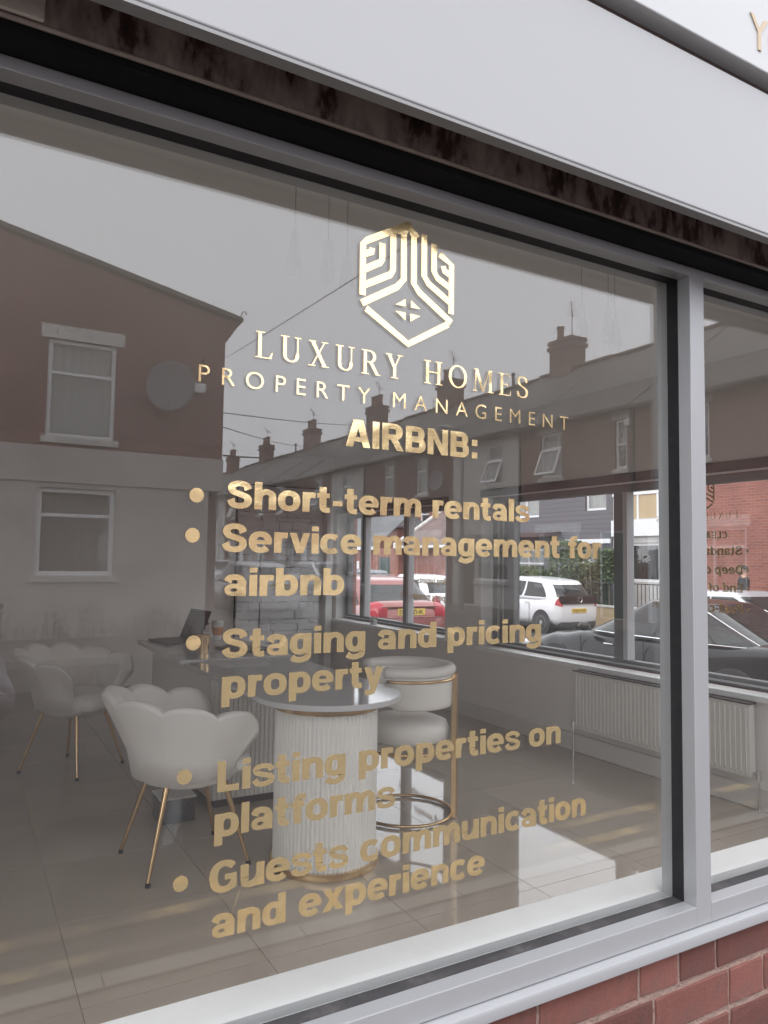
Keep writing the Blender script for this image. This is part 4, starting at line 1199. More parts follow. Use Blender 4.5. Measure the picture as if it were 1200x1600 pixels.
    if i in (2, 5): MB().box(XB - .07, XB - .002, -a - .10, -a - .03, 0, 5.45).build('downpipe', 'darkmetal', h)

# ------------------------------------------------------------------ far side of the side street (seen through the shop)
XC = 17.5; GC = -.28
FC = lambda u, v, d: (XC - d, u, v)
H1 = thing('grey_clad_house', 'grey board clad house with white windows behind the white parked hatchback', 'house', (XC + 3, 17.7, GC))
o1 = [(18.55, 20.0, 3.05, 4.3), (15.45, 16.35, 3.15, 4.35), (18.3, 20.0, .35, 1.95), (15.5, 17.0, .55, 1.95)]
owall(MB(), FC, 15.2, 21.0, GC - .2, 5.0, -.25, 0, o1).build('wall', 'darkroom', H1)
bd = MB(); zc = GC
while zc < 5.0:
    for a, b, c, d in cells(15.203, 20.997, zc, min(zc + .148, 5.0), o1): obox(bd, FC, a, b, c + .004, d, .002, .022)
    zc += .15
stuff(bd.build('cladding_boards', 'greyclad', H1))
for (a, b, c, d) in o1: house_window(H1, FC, a, b, c, d, split=.68, sill=False, fw=.075, bars=(.5,) if b - a > 1.2 else (), inside='darkroom' if c < 1 else 'curtain')
MB().prism([(17.45, 2.32), (20.4, 2.32), (20.4, 2.42), (17.45, 2.42)], lambda u, v, d: (d, u, v + (XC - d) * -.12 + .1), 16.75, 17.497).build('porch_canopy', 'bandbrown', H1)
obox(MB(), FC, 15.25, 17.2, 2.10, 2.24, .024, .08).build('string_course', 'upvc', H1)
MB().prism([(XC - .3, 4.98), (21.5, 7.4), (25, 5.0)], lambda u, v, d: (u, d, v), 15.2, 21.0).build('roof', 'slate', H1)
H2 = thing('tan_panel_house', 'house with tan panels between white window frames beside the grey clad house', 'house', (XC + 3, 13.5, GC))
o2 = [(12.1, 13.3, 3.62, 4.9), (13.4, 14.9, 3.62, 4.9), (12.3, 14.7, .95, 2.1)]
owall(MB(), FC, 11.95, 15.195, GC - .2, 5.2, -.25, 0, o2).build('wall', 'render2', H2)
for (a, b, c, d) in o2: house_window(H2, FC, a, b, c, d, split=.6 if c > 3 else None, sill=False, fw=.08, bars=(.5,), inside='curtain' if c > 3 else 'darkroom')
for k in range(4): obox(MB(), FC, 12.05 + k * .73, 12.70 + k * .73, 2.83, 3.52, .002, .02).build('panel', 'cream', H2)
for k in range(5): obox(MB(), FC, 11.98 + k * .73, 12.045 + k * .73, 2.80, 3.58, .002, .035).build('panel_frame', 'upvc', H2)
obox(MB(), FC, 11.97, 15.18, 3.53, 3.60, .004, .05).build('panel_rail', 'upvc', H2)
obox(MB(), FC, 11.97, 15.18, 2.30, 2.79, .004, .10).build('fascia_board', 'upvc', H2)
MB().prism([(XC - .3, 5.2), (21.5, 7.4), (25, 5.2)], lambda u, v, d: (u, d, v), 11.95, 15.195).build('roof', 'slate', H2)
H3 = thing('red_brick_building', 'plain orange red brick building behind the man, right of the mullion', 'building', (XC + 3, 9.5, GC))
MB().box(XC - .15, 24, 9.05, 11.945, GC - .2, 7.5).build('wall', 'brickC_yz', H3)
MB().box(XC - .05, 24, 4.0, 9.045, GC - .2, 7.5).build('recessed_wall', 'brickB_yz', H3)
MB().tube((XC - .22, 9.25, GC), (XC - .22, 9.25, 7.4), .045).build('downpipe', 'darkmetal', H3)
MB().box(XC - .4, 24.2, 3.9, 11.94, 7.5, 7.7).build('roof', 'slate', H3)
MB().box(XC - .17, XC - .152, 10.1, 10.9, 4.6, 6.0).build('window', 'upvc', H3)
# low garden wall, railings, hedge
GW = thing('garden_wall', 'low tan garden wall with railings in front of the tan panel house', 'wall', (15.95, 13.5, GC))
MB().box(15.85, 16.05, 12.0, 14.9, GC, .25).build('wall', 'cream', GW)
MB().box(15.83, 16.07, 11.99, 14.91, .2505, .30).build('coping', 'stone', GW)
for k in range(22):
    MB().tube((15.95, 12.1 + k * .13, .30), (15.95, 12.1 + k * .13, .92), .012, n=6).build('railing', 'darkmetal', GW)
MB().box(15.935, 15.965, 12.0, 14.9, .921, .95).build('top_rail', 'darkmetal', GW)
FE = thing('green_fence', 'dark green picket fence behind the white parked hatchback', 'fence', (15.9, 16.7, GC))
for k in range(20):
    MB().box(15.89, 15.91, 15.1 + k * .16, 15.22 + k * .16, GC + .02, .72).build('picket', 'fencegreen', FE)
MB().box(15.912, 15.95, 15.05, 18.3, .05, .12).box(15.912, 15.95, 15.05, 18.3, .5, .57).build('fence_rail', 'fencegreen', FE)
def leaf_mass(name, label, boxes, n, size, mats, cat='hedge'):
    t = thing(name, label, cat, ((boxes[0][0] + boxes[0][1]) / 2, (boxes[0][2] + boxes[0][3]) / 2, GC))
    for k, m_ in enumerate(mats):
        mb = MB()
        for (x0, x1, y0, y1, z0, z1) in boxes:
            for q in range(n // len(mats)):
                c = Vector((random.uniform(x0, x1), random.uniform(y0, y1), random.uniform(z0, z1)))
                u = Vector((random.gauss(0, 1), random.gauss(0, 1), random.gauss(0, 1))).normalized(); v = u.orthogonal().normalized()
                s = size * random.uniform(.6, 1.4)
                mb.poly([c - u * s, c + v * s * .5, c + u * s, c - v * s * .5])
        mb.build('leaves', m_, t)
    br = MB()
    for (x0, x1, y0, y1, z0, z1) in boxes:
        for q in range(5):
            x, y = random.uniform(x0, x1), random.uniform(y0, y1)
            br.path([(x, y, GC), (x + random.uniform(-.1, .1), y + random.uniform(-.1, .1), (z0 + z1) / 2), (x + random.uniform(-.3, .3), y + random.uniform(-.3, .3), z1 - .1)], [.03, .02, .008], 6)
    br.build('stems', 'weed', t)
    return t
leaf_mass('hedge', 'clipped leafy hedge above the roof of the white parked hatchback', [(16.1, 16.9, 17.6, 19.4, GC, 1.35), (16.1, 16.8, 16.6, 17.8, .2, 1.25)], 3200, .055, ('leaf', 'leaf2'))
leaf_mass('shrub', 'loose dark shrub growing in front of the grey clad house', [(16.0, 16.9, 15.35, 16.7, GC, 1.75), (16.1, 16.8, 15.6, 16.5, 1.5, 2.15), (16.1, 16.7, 14.5, 15.4, .2, 1.5), (16.2, 16.7, 14.1, 14.7, .9, 1.9)], 2800, .06, ('leaf', 'leaf', 'leaf2'), 'shrub')
# further up the side street
H4 = thing('brick_outbuilding', 'low red brick building with slate roof beyond the coral hatchback', 'building', (18, 29, GC))
MB().box(16.6, 21, 26.6, 34.5, GC, 2.0).build('wall', 'brickC_yz', H4)
MB().prism([(16.45, 1.98), (19.0, 4.0), (19.0, 4.08), (16.45, 2.06)], lambda u, v, d: (u, d, v), 28.6, 34.6).build('roof', 'slate_xz', H4)
MB().box(16.40, 16.448, 28.5, 34.6, 1.93, 2.08).build('gutter', 'upvc', H4)
MB().box(16.585, 16.599, 27.3, 28.3, GC, 1.6).build('gate', 'fencegreen', H4)
MB().box(16.57, 16.5985, 30.2, 30.45, GC, 1.4).build('post', 'upvc', H4)
H5 = thing('gabled_brick_house', 'red brick house with white gable board up the side street', 'house', (18, 38, GC))
MB().box(15.6, 24, 34.8, 44, GC, 3.2).prism([(34.8, 3.2), (44, 3.2), (39.4, 6.6)], lambda u, v, d: (d, u, v), 15.6, 24).build('wall', 'brickC_yz', H5)
MB().prism([(34.5, 3.05), (39.4, 6.68), (39.4, 6.95), (34.5, 3.3)], lambda u, v, d: (d, u, v), 15.45, 15.59).build('barge_board', 'upvc', H5)
MB().prism([(34.4, 3.3), (39.4, 6.97), (44.4, 3.3), (44.4, 3.4), (39.4, 7.1), (34.4, 3.4)], lambda u, v, d: (d, u, v), 15.4, 24.2).build('roof', 'slate_xz', H5)
H6 = thing('tall_brick_house', 'tall red brick house with white windows behind the low slate roof', 'house', (24, 30, GC))
FD = lambda u, v, d: (23.0 - d, u, v)
o6 = [(31.0, 31.9, 3.2, 5.0), (34.0, 34.9, 3.2, 5.0), (37.3, 38.2, 3.2, 5.0), (28.4, 29.3, 3.2, 5.0)]
owall(MB(), FD, 25, 46, GC, 7.5, -.25, 0, o6).build('wall', 'brickC_yz', H6)
for w_ in o6: house_window(H6, FD, *w_, split=.5, sill=True, lintel=.1, inside='darkroom')
MB().prism([(22.7, 7.4), (27, 10), (31, 7.4)], lambda u, v, d: (u, d, v), 24.8, 46.2).build('roof', 'slate', H6)
H7 = thing('hipped_roof_house', 'low brick house with brown hipped tile roof behind the white tailgate', 'house', (18.5, 24, GC))
MB().box(16.9, 22, 20.9, 26.2, GC, 2.1).build('wall', 'brickC_yz', H7)
hp = MB(); e0 = [(16.5, 20.8, 2.08), (22.4, 20.8, 2.08), (22.4, 26.8, 2.08), (16.5, 26.8, 2.08)]; r0 = (19.4, 21.6, 4.9); r1 = (19.4, 24.2, 4.9)
hp.poly([e0[0], e0[3], r1, r0]); hp.poly([e0[3], e0[2], r1]); hp.poly([e0[2], e0[1], r0, r1]); hp.poly([e0[1], e0[0], r0]); hp.poly([e0[0], e0[1], e0[2], e0[3]])
hp.build('roof', 'rooftile', H7)
MB().tube((16.5, 26.8, 2.12), (19.4, 24.2, 4.93), .09, n=8).build('hip_tiles', 'stone', H7)
MB().box(16.45, 16.5, 20.8, 26.8, 2.0, 2.1).build('gutter', 'upvc', H7)

# ------------------------------------------------------------------ street lamp and overhead wires
LP = thing('street_lamp', 'street lamp with curved arm mirrored against the pale rendered terrace house', 'street lamp', (13.55, -17.65, 0))
MB().lathe([(.001, 0), (.10, 0), (.10, 1.1), (.06, 1.2), (.05, 5.3), (.001, 5.3)], (13.55, -17.65, 0), 14).build('pole', 'metalgrey', LP, smooth='auto')
MB().path([(13.55, -17.65, 5.25), (13.55, -17.65, 5.4), (13.50, -17.65, 5.52), (13.38, -17.65, 5.60), (13.10, -17.65, 5.63)], [.05, .045, .04, .035, .03], 8).build('arm', 'metalgrey', LP, smooth=True)
MB().blob((12.95, -17.65, 5.62), (.26, .10, .065)).build('lantern', 'stone', LP, smooth=True)
def wire(label, p0, p1, sag, r=.012):
    a, b = Vector(p0), Vector(p1)
    pts = [a.lerp(b, k / 20) - Vector((0, 0, sag * 4 * (k / 20) * (1 - k / 20))) for k in range(21)]
    tag(MB().path(pts, r, 5).build('overhead_wire', 'darkmetal'), label, 'wire', 'overhead wires')
wire('overhead wire rising from the gable house corner towards the gold emblem', (4.50, -13.12, 5.50), (3.10, -.06, 4.0), .03, .006)
wire('upper overhead wire running from the gable house towards the far chimneys', (4.75, -14.0, 4.55), (XR - .4, -32.57, 8.51), .10)
wire('lower overhead wire running from the gable house towards the far chimneys', (4.76, -14.0, 3.64), (XR - .4, -41.4, 7.9), .10, .02)
wire('middle overhead wire running from the gable house towards the far chimneys', (4.76, -14.0, 4.24), (XR - .4, -41.4, 8.51), .12)

# ------------------------------------------------------------------ weeds at the foot of the gable house
wd = MB()
for k in range(260):
    x = random.uniform(-2.0, 4.0)
    if random.random() > .35 + .65 * abs(math.sin(x * 2.1 + .8)): continue
    y = YA + random.uniform(.05, .35); hgt = random.uniform(.15, .75) * (.5 + .5 * abs(math.sin(x * 2.1 + .8)))
    lx, ly = random.uniform(-.12, .12), random.uniform(-.02, .12)
    wd.path([(x, y, 0), (x + lx * .4, y + ly * .4, hgt * .6), (x + lx, y + ly, hgt)], [.005, .004, .002], 4)
    for q in range(6):
        f = random.uniform(.3, 1); c = Vector((x + lx * f, y + ly * f, hgt * f)); u = Vector((random.gauss(0, 1), random.gauss(0, 1), random.gauss(.3, .6))).normalized(); v = u.orthogonal().normalized(); s = random.uniform(.015, .04)
        wd.poly([c, c + u * s + v * s * .3, c + u * s * 2, c + u * s - v * s * .3])
stuff(tag(wd.build('weeds', 'weed'), 'dry weeds growing along the foot of the rendered wall', 'weeds'))

# ================================================================== cars
def sgnpow(c, e): return math.copysign(abs(c) ** e, c)
def car(name, label, loc, rz, S, group=None):
    """front of the car towards +y; S holds the shape"""
    t = thing(name, label, 'car', loc, rz, group)
    L, W, H = S['L'], S['W'], S['H']
    pm = S['paint']; hl = L / 2; hw = W / 2
    def build(mb, nm, m, parent=None, **k):
        o = mb.build(nm, m, **k); child(o, parent or t); return o
    # lower body: sections along the length (y, z bottom, z top, half width)
    secs = S['secs']
    ys = [s[0] for s in secs]
    def at(y):
        for s0, s1 in zip(secs[:-1], secs[1:]):
            if s0[0] <= y <= s1[0]:
                f = (y - s0[0]) / (s1[0] - s0[0]); f = f * f * (3 - 2 * f) if abs(s1[2] - s0[2]) < .25 else f
                return [s0[k] + (s1[k] - s0[k]) * f for k in range(4)]
        return list(secs[0] if y < ys[0] else secs[-1])
    rings = []
    N = 56; sq = S.get('sq', 4.6)
    def pos(y, a, off=0.0):
        _, zb, zt, w = at(y)
        e = max(0, min(y - ys[0], ys[-1] - y))
        rd = 1 - (1 - min(1, e / .16)) ** 2 * .13
        zc, hh = (zb + zt) / 2, (zt - zb) / 2 * (1 - (1 - min(1, e / .12)) ** 2 * .30)
        x = (w * rd + off) * sgnpow(math.cos(a), 2 / sq); z = zc + (hh + off) * sgnpow(math.sin(a), 2 / 4.2)
        q = (z - zb) / max(.01, zt - zb)
        x *= 1 - .05 * max(0, q - .62) / .38 - .04 * max(0, .25 - q) / .25
        return (x, y, z)
    for k in range(N + 1):
        y = ys[0] + (ys[-1] - ys[0]) * k / N
        rings.append([pos(y, 2 * math.pi * j / 36) for j in range(36)])
    body = build(MB().loops(rings), 'body', pm, smooth=True)
    # cabin: rings from the belt line up
    B = S['belt']; (yf0, yf1), (yr0, yr1), wb, wr = S['front'], S['rear'], S['wb'], S['wr']
    ex = 5.0
    def lev(f):
        yf = yf0 + (yf1 - yf0) * f ** .92; yr = yr0 + (yr1 - yr0) * f ** S.get('rk', 1.1)
        return (yf + yr) / 2, (yf - yr) / 2, wb + (wr - wb) * f, B + (H - .045 - B) * f
    dp = S.get('drop', 0.0)
    zd = lambda y, f: -dp * max(0, f) * max(0, (-y + .3) / hl) ** 2
    rr = []
    fs = [-.10, 0, .15, .35, .55, .75, .9, .97, 1.0]
    for f in fs:
        yc, hy, w, z = lev(max(f, 0)); z = B + (H - .045 - B) * f
        rr.append([(w * sgnpow(math.cos(a), 2 / ex), yc + hy * sgnpow(math.sin(a), 2 / ex), z + zd(yc + hy * sgnpow(math.sin(a), 2 / ex), f)) for a in [2 * math.pi * j / 48 for j in range(48)]])
    yc, hy, w, z = lev(1)
    for sc_, dz in ((.97, .012), (.90, .025), (.70, .038), (.40, .044), (.05, .046)):
        rr.append([(w * sc_ * sgnpow(math.cos(a), 2 / ex), yc + hy * sc_ * sgnpow(math.sin(a), 2 / ex), z + dz + zd(yc + hy * sc_ * sgnpow(math.sin(a), 2 / ex), 1)) for a in [2 * math.pi * j / 48 for j in range(48)]])
    cabin = build(MB().loops(rr), 'cabin', S.get('roof_paint', pm), smooth=True)
    g = .006
    def on_side(y, f, s):
        yc, hy, w, z = lev(f); q = min(.999, abs((y - yc) / hy))
        return (s * (w * (1 - q ** ex) ** (1 / ex) + g), y, z + zd(y, f))
    def on_end(x, f, s):
        yc, hy, w, z = lev(f); q = min(.999, abs(x / w))
        y_ = yc + s * (hy * (1 - q ** ex) ** (1 / ex) + g); return (x, y_, z + zd(y_, f))
    for s in (-1, 1):
        for (p0, p1) in S['sidewin']:
            def fn(a, b):
                f = .06 + .80 * b; yc, hy, w, z = lev(f)
                top, bot = yc + hy - .13, yc - hy + S.get('rq', .12)
                return on_side(bot + (top - bot) * (p0 + (p1 - p0) * a), f, s)
            o = build(MB().grid(fn, 14, 8), 'side_window', 'carglass', smooth=True)
        if S.get('chrome'):
            pts = []
            for a in range(15):
                f = .05; yc, hy, w, z = lev(f); bot, top = yc - hy + S.get('rq', .12), yc + hy - .13
                p = on_side(bot + (top - bot) * a / 14, f, s); pts.append((p[0] + s * .004, p[1], p[2] - .006))
            build(MB().path(pts, .011, 6), 'chrome_strip', 'chrome', smooth=True)
            pts = []
            for a in range(15):
                f = .06 + .82 * a / 14; yc, hy, w, z = lev(f); pts.append(on_side(yc - hy + S.get('rq', .12) - .01, f, s))
            build(MB().path(pts, .011, 6), 'chrome_strip', 'chrome', smooth=True)
    xw = wb * .86
    build(MB().grid(lambda a, b: on_end((-1 + 2 * a) * (wb + (wr - wb) * (.06 + .8 * b)) * .86, .06 + .82 * b, 1), 16, 8), 'windscreen', 'carglass', smooth=True)
    f0, f1 = S.get('rearwin', (.08, .86))
    build(MB().grid(lambda a, b: on_end((-1 + 2 * a) * (wb + (wr - wb) * (f0 + (f1 - f0) * b)) * .84, f0 + (f1 - f0) * b, -1), 16, 8), 'rear_window', 'carglass', smooth=True)
    # wheels
    for yy in S['axles']:
        for s in (-1, 1):
            R_ = S['wheel']; xo = s * (hw - .012)
            build(MB().lathe([(R_ + .055, 0), (R_ + .05, s * .009), (R_ * .2, s * .009), (R_ * .2, 0)], (s * (hw - .006), yy, R_), 36, 'x'), 'wheel_arch', 'trim', smooth='auto')
            wh = build(MB().lathe([(R_ * .62, s * .012), (R_ * .94, s * .010), (R_, -s * .02), (R_, -s * .17), (R_ * .9, -s * .19), (R_ * .5, -s * .19)], (xo, yy, R_), 36, 'x', cap=False), 'wheel', 'tyre', smooth='auto')
            rm = MB().lathe([(R_ * .66, s * .010), (R_ * .61, s * .014), (R_ * .58, -s * .01), (.01, -s * .012)], (xo, yy, R_), 36, 'x', cap=False)
            build(rm, 'rim', 'darkmetal', wh, smooth='auto')
            sp = MB()
            for q in range(S.get('spokes', 7)):
                a = 2 * math.pi * q / S.get('spokes', 7); d = Vector((0, math.cos(a), math.sin(a))); n_ = Vector((0, -math.sin(a), math.cos(a))); c = Vector((xo + s * .008, yy, R_))
                i0, i1 = d * .02, d * R_ * .60
                sp.loops([[c + i0 - n_ * .035, c + i0 + n_ * .035, c + i0 + n_ * .035 - Vector((s * .02, 0, 0)), c + i0 - n_ * .035 - Vector((s * .02, 0, 0))], [c + i1 - n_ * .028, c + i1 + n_ * .028, c + i1 + n_ * .028 - Vector((s * .02, 0, 0)), c + i1 - n_ * .028 - Vector((s * .02, 0, 0))]])
            sp.lathe([(R_ * .66, s * .013), (R_ * .60, s * .016), (R_ * .57, s * .004)], (xo, yy, R_), 36, 'x', cap=False)
            sp.lathe([(.055, s * .012), (.045, s * .02), (.001, s * .02)], (xo, yy, R_), 16, 'x', cap=False)
            build(sp, 'spokes', 'rim', wh)
    # trims
    _, zb, zt, w = at(0)
    for s in (-1, 1):
        build(MB().box(min(s * (w - .035), s * (w + .004)), max(s * (w - .035), s * (w + .004)), S['axles'][1] + .38, S['axles'][0] - .38, zb - .01, zb + .09), 'side_skirt', 'trim', bevel=.01)
        mz = B + .03; my = yf0 - .32
        mir = build(MB().blob((s * (wb + .14), my, mz + .05), (.095, .07, .065)), 'mirror', S.get('mirror', pm), smooth=True)
        build(MB().box(s * (wb + .05) - .04, s * (wb + .05) + .04, my - .02, my + .03, mz - .01, mz + .03), 'mirror_arm', 'trim', mir)
        for yy in S.get('handles', ()):
            build(MB().box(s * (w * .985) - .012, s * (w * .985) + .012, yy - .08, yy + .08, B - .14, B - .115), 'door_handle', S.get('handle', pm), bevel=.008)
        for yy in S.get('seams', ()):
            build(MB().box(s * (w + .0015) - .004, s * (w + .0015) + .004, yy - .004, yy + .004, zb + .12, B - .05), 'door_seam', 'trim')
        (a0, a1, ln, x0_, z0_, z1_) = S['tail']
        tl = build(MB().grid(lambda u, v: (lambda p: (s * p[0], p[1], p[2]))(pos(-hl + .004 + ln * u, R(a0 + (a1 - a0) * v), .007)), 8, 10), 'tail_light', 'redlight', smooth=True)
        xe = abs(pos(-hl + .004, R(a0 + 8))[0])
        build(MB().box(min(s * x0_, s * xe), max(s * x0_, s * xe), -hl - .010, -hl + .03, z0_, z1_), 'tail_light_glass', 'redlight', tl, smooth=True, bevel=.012, seg=3)
        build(MB().blob((s * (hw - .22), hl - .14, at(hl - .2)[2] - .10), (.16, .10, .07), 14, 10), 'headlight', 'clearlight', smooth=True)
    pz = S['plate_z']; py = -hl - S.get('plate_y', .004)
    pl = build(MB().box(-.26, .26, py - .012, py, pz - .056, pz + .056), 'number_plate', 'plate', bevel=.004)
    if S.get('reg'):
        pc, a, b, c, d = font_pieces(S['reg'], .012)
        me = letters_mesh([[[(u, v) for u, v in q] for q in p] for p in pc], lambda u, v, dd: (-.23 + (u - a) / (b - a) * .46, py - .0122 - dd, pz - .04 + (v - c) / (d - c) * .08))
        me.materials.append(M['ink']); o = bpy.data.objects.new('plate_lettering', me); COL.objects.link(o); child(o, pl)
    build(MB().box(-hw * .75, hw * .75, -hl - .006, -hl + .1, zb + .03, zb + .16), 'rear_bumper_trim', 'trim', bevel=.02)
    for extra in S.get('extras', ()): extra(t, build, at)
    return t
def tailgate_black(t, build, at):
    build(MB().prism([(-.60, .80), (.60, .80), (.66, 1.00), (-.66, 1.00)], lambda u, v, d: (u, d - (1.0 - v) * .10, v), -1.80, -1.70), 'tailgate_panel', 'carglass', bevel=.012)
    b = build(MB().lathe([(.075, -.0), (.080, -.008), (.068, -.012), (.062, -.004)], (0, -1.812, .90), 28, 'y', cap=False), 'badge', 'chrome', smooth='auto')
def wiper_spoiler(t, build, at):
    pass
small = dict(drop=.10, L=3.54, W=1.62, H=1.48, paint='white_paint', belt=.93, front=(1.12, .45), rear=(-1.74, -1.36), wb=.745, wr=.60, rk=1.5,
    secs=[(-1.77, .22, .97, .70), (-1.6, .20, 1.00, .80), (-.6, .17, .97, .81), (.6, .17, .95, .81), (1.1, .18, .92, .80), (1.5, .20, .82, .77), (1.77, .24, .66, .66)],
    sidewin=((.03, .40), (.44, .97)), rq=.36, axles=(1.20, -1.21), wheel=.29, spokes=9, handles=(-.62, .25), seams=(-.75, .42, 1.0), tail=(10, 60, .10, .56, .72, .96), plate_z=.62, reg='YA64 HVW', rearwin=(.06, .86), extras=(tailgate_black,))
fiesta = dict(drop=.10, L=3.97, W=1.72, H=1.47, paint='coral_paint', belt=.96, front=(1.35, .45), rear=(-1.80, -1.18), wb=.76, wr=.60, rk=1.1, roof_paint='coral_paint',
    secs=[(-1.98, .26, 1.00, .74), (-1.75, .22, 1.06, .84), (-.6, .18, 1.0, .86), (.7, .18, .98, .86), (1.3, .20, .92, .84), (1.7, .22, .80, .80), (1.98, .26, .62, .68)],
    sidewin=((.06, .36), (.39, .95)), rq=.22, axles=(1.28, -1.21), wheel=.31, handles=(-.2,), seams=(-.55, .85), tail=(14, 66, .30, .46, .80, .96), plate_z=.88, plate_y=-.01, reg='EU16 ZHK', rearwin=(.0, .88))
def bumper_line(t, build, at):
    build(MB().box(-.60, .60, -1.99, -1.93, .775, .80), 'bumper_crease', 'coral_paint', bevel=.01)
    build(MB().box(-.55, .55, -1.985, -1.93, .955, .985), 'boot_handle', 'coral_paint', bevel=.012)
fiesta['extras'] = (bumper_line,)
bubble = dict(small, L=3.57, W=1.63, H=1.48, paint='white_paint', belt=.95, reg='', spokes=8, tail=(20, 50, .06, .42, .74, .92), extras=(), rear=(-1.66, -1.20), rearwin=(.1, .8))
saloon = dict(drop=.12, L=4.78, W=1.84, H=1.42, paint='black_paint', belt=.92, front=(1.15, .15), rear=(-1.75, -.80), wb=.83, wr=.60, rk=1.0,
    secs=[(-2.39, .28, .92, .74), (-2.1, .24, 1.0, .87), (-1.2, .20, .97, .91), (0, .18, .95, .92), (1.0, .18, .94, .92), (1.6, .20, .86, .90), (2.1, .22, .76, .84), (2.39, .28, .60, .66)],
    sidewin=((.03, .18), (.20, .52), (.55, .97)), rq=.10, axles=(1.45, -1.40), wheel=.33, spokes=10, handles=(-.55, .45), seams=(-.15, .95), tail=(24, 58, .25, .35, .74, .86), plate_z=.72, reg='', chrome=True, handle='chrome', extras=(), sq=8.0)
hatch = dict(fiesta, L=4.25, W=1.78, H=1.50, extras=(), reg='')
hatch['secs'] = [(y * 1.07, a, b, c * 1.03) for y, a, b, c in fiesta['secs']]
RZ_ = ROAD_LO
car('white_hatchback', 'small white hatchback parked across the side street by the hedge', (14.15, 15.0, RZ_), 0, small)
CORAL = car('coral_hatchback', 'coral red hatchback seen from behind through the far side window', (7.25, 12.35, RZ_), R(-3), fiesta)
CORAL.scale = (1.07, 1.07, 1.07)
car('black_saloon', 'black saloon with chrome window trim close outside the side window', (8.52, 5.55, RZ_), 0, saloon)
car('silver_car', 'silver car with rising bonnet beyond the black saloon, right of the mullion', (12.4, 7.2, RZ_), R(180), dict(saloon, paint='silver_paint', chrome=False))
car('white_bubble_car', 'rounded white city car with red tail lamp beside the coral hatchback', (11.75, 17.2, RZ_), R(-2), bubble)
car('grey_hatchback', 'grey hatchback parked further up beyond the coral hatchback', (14.1, 25.2, RZ_), R(-1), dict(hatch, paint='grey_paint', roof_paint='grey_paint'))
zc_ = road_z(-20)
car('parked_car', 'white car mirrored beside the gable house corner', (7.1, -18.6, zc_), R(180), dict(hatch, paint='white_paint', roof_paint='white_paint'), 'cars mirrored in the window')
car('parked_car', 'silver car mirrored below the terrace, over the stone panel', (12.0, -24.5, zc_), R(0), dict(hatch, paint='silver_paint', roof_paint='silver_paint'), 'cars mirrored in the window')
car('parked_car', 'dark car mirrored further along the terrace', (12.0, -30.5, zc_), R(0), dict(hatch, paint='grey_paint', roof_paint='grey_paint'), 'cars mirrored in the window')
car('parked_car', 'second silver car mirrored at the far end of the terrace street', (12.0, -37.0, zc_), R(0), dict(small, paint='silver_paint', extras=()), 'cars mirrored in the window')

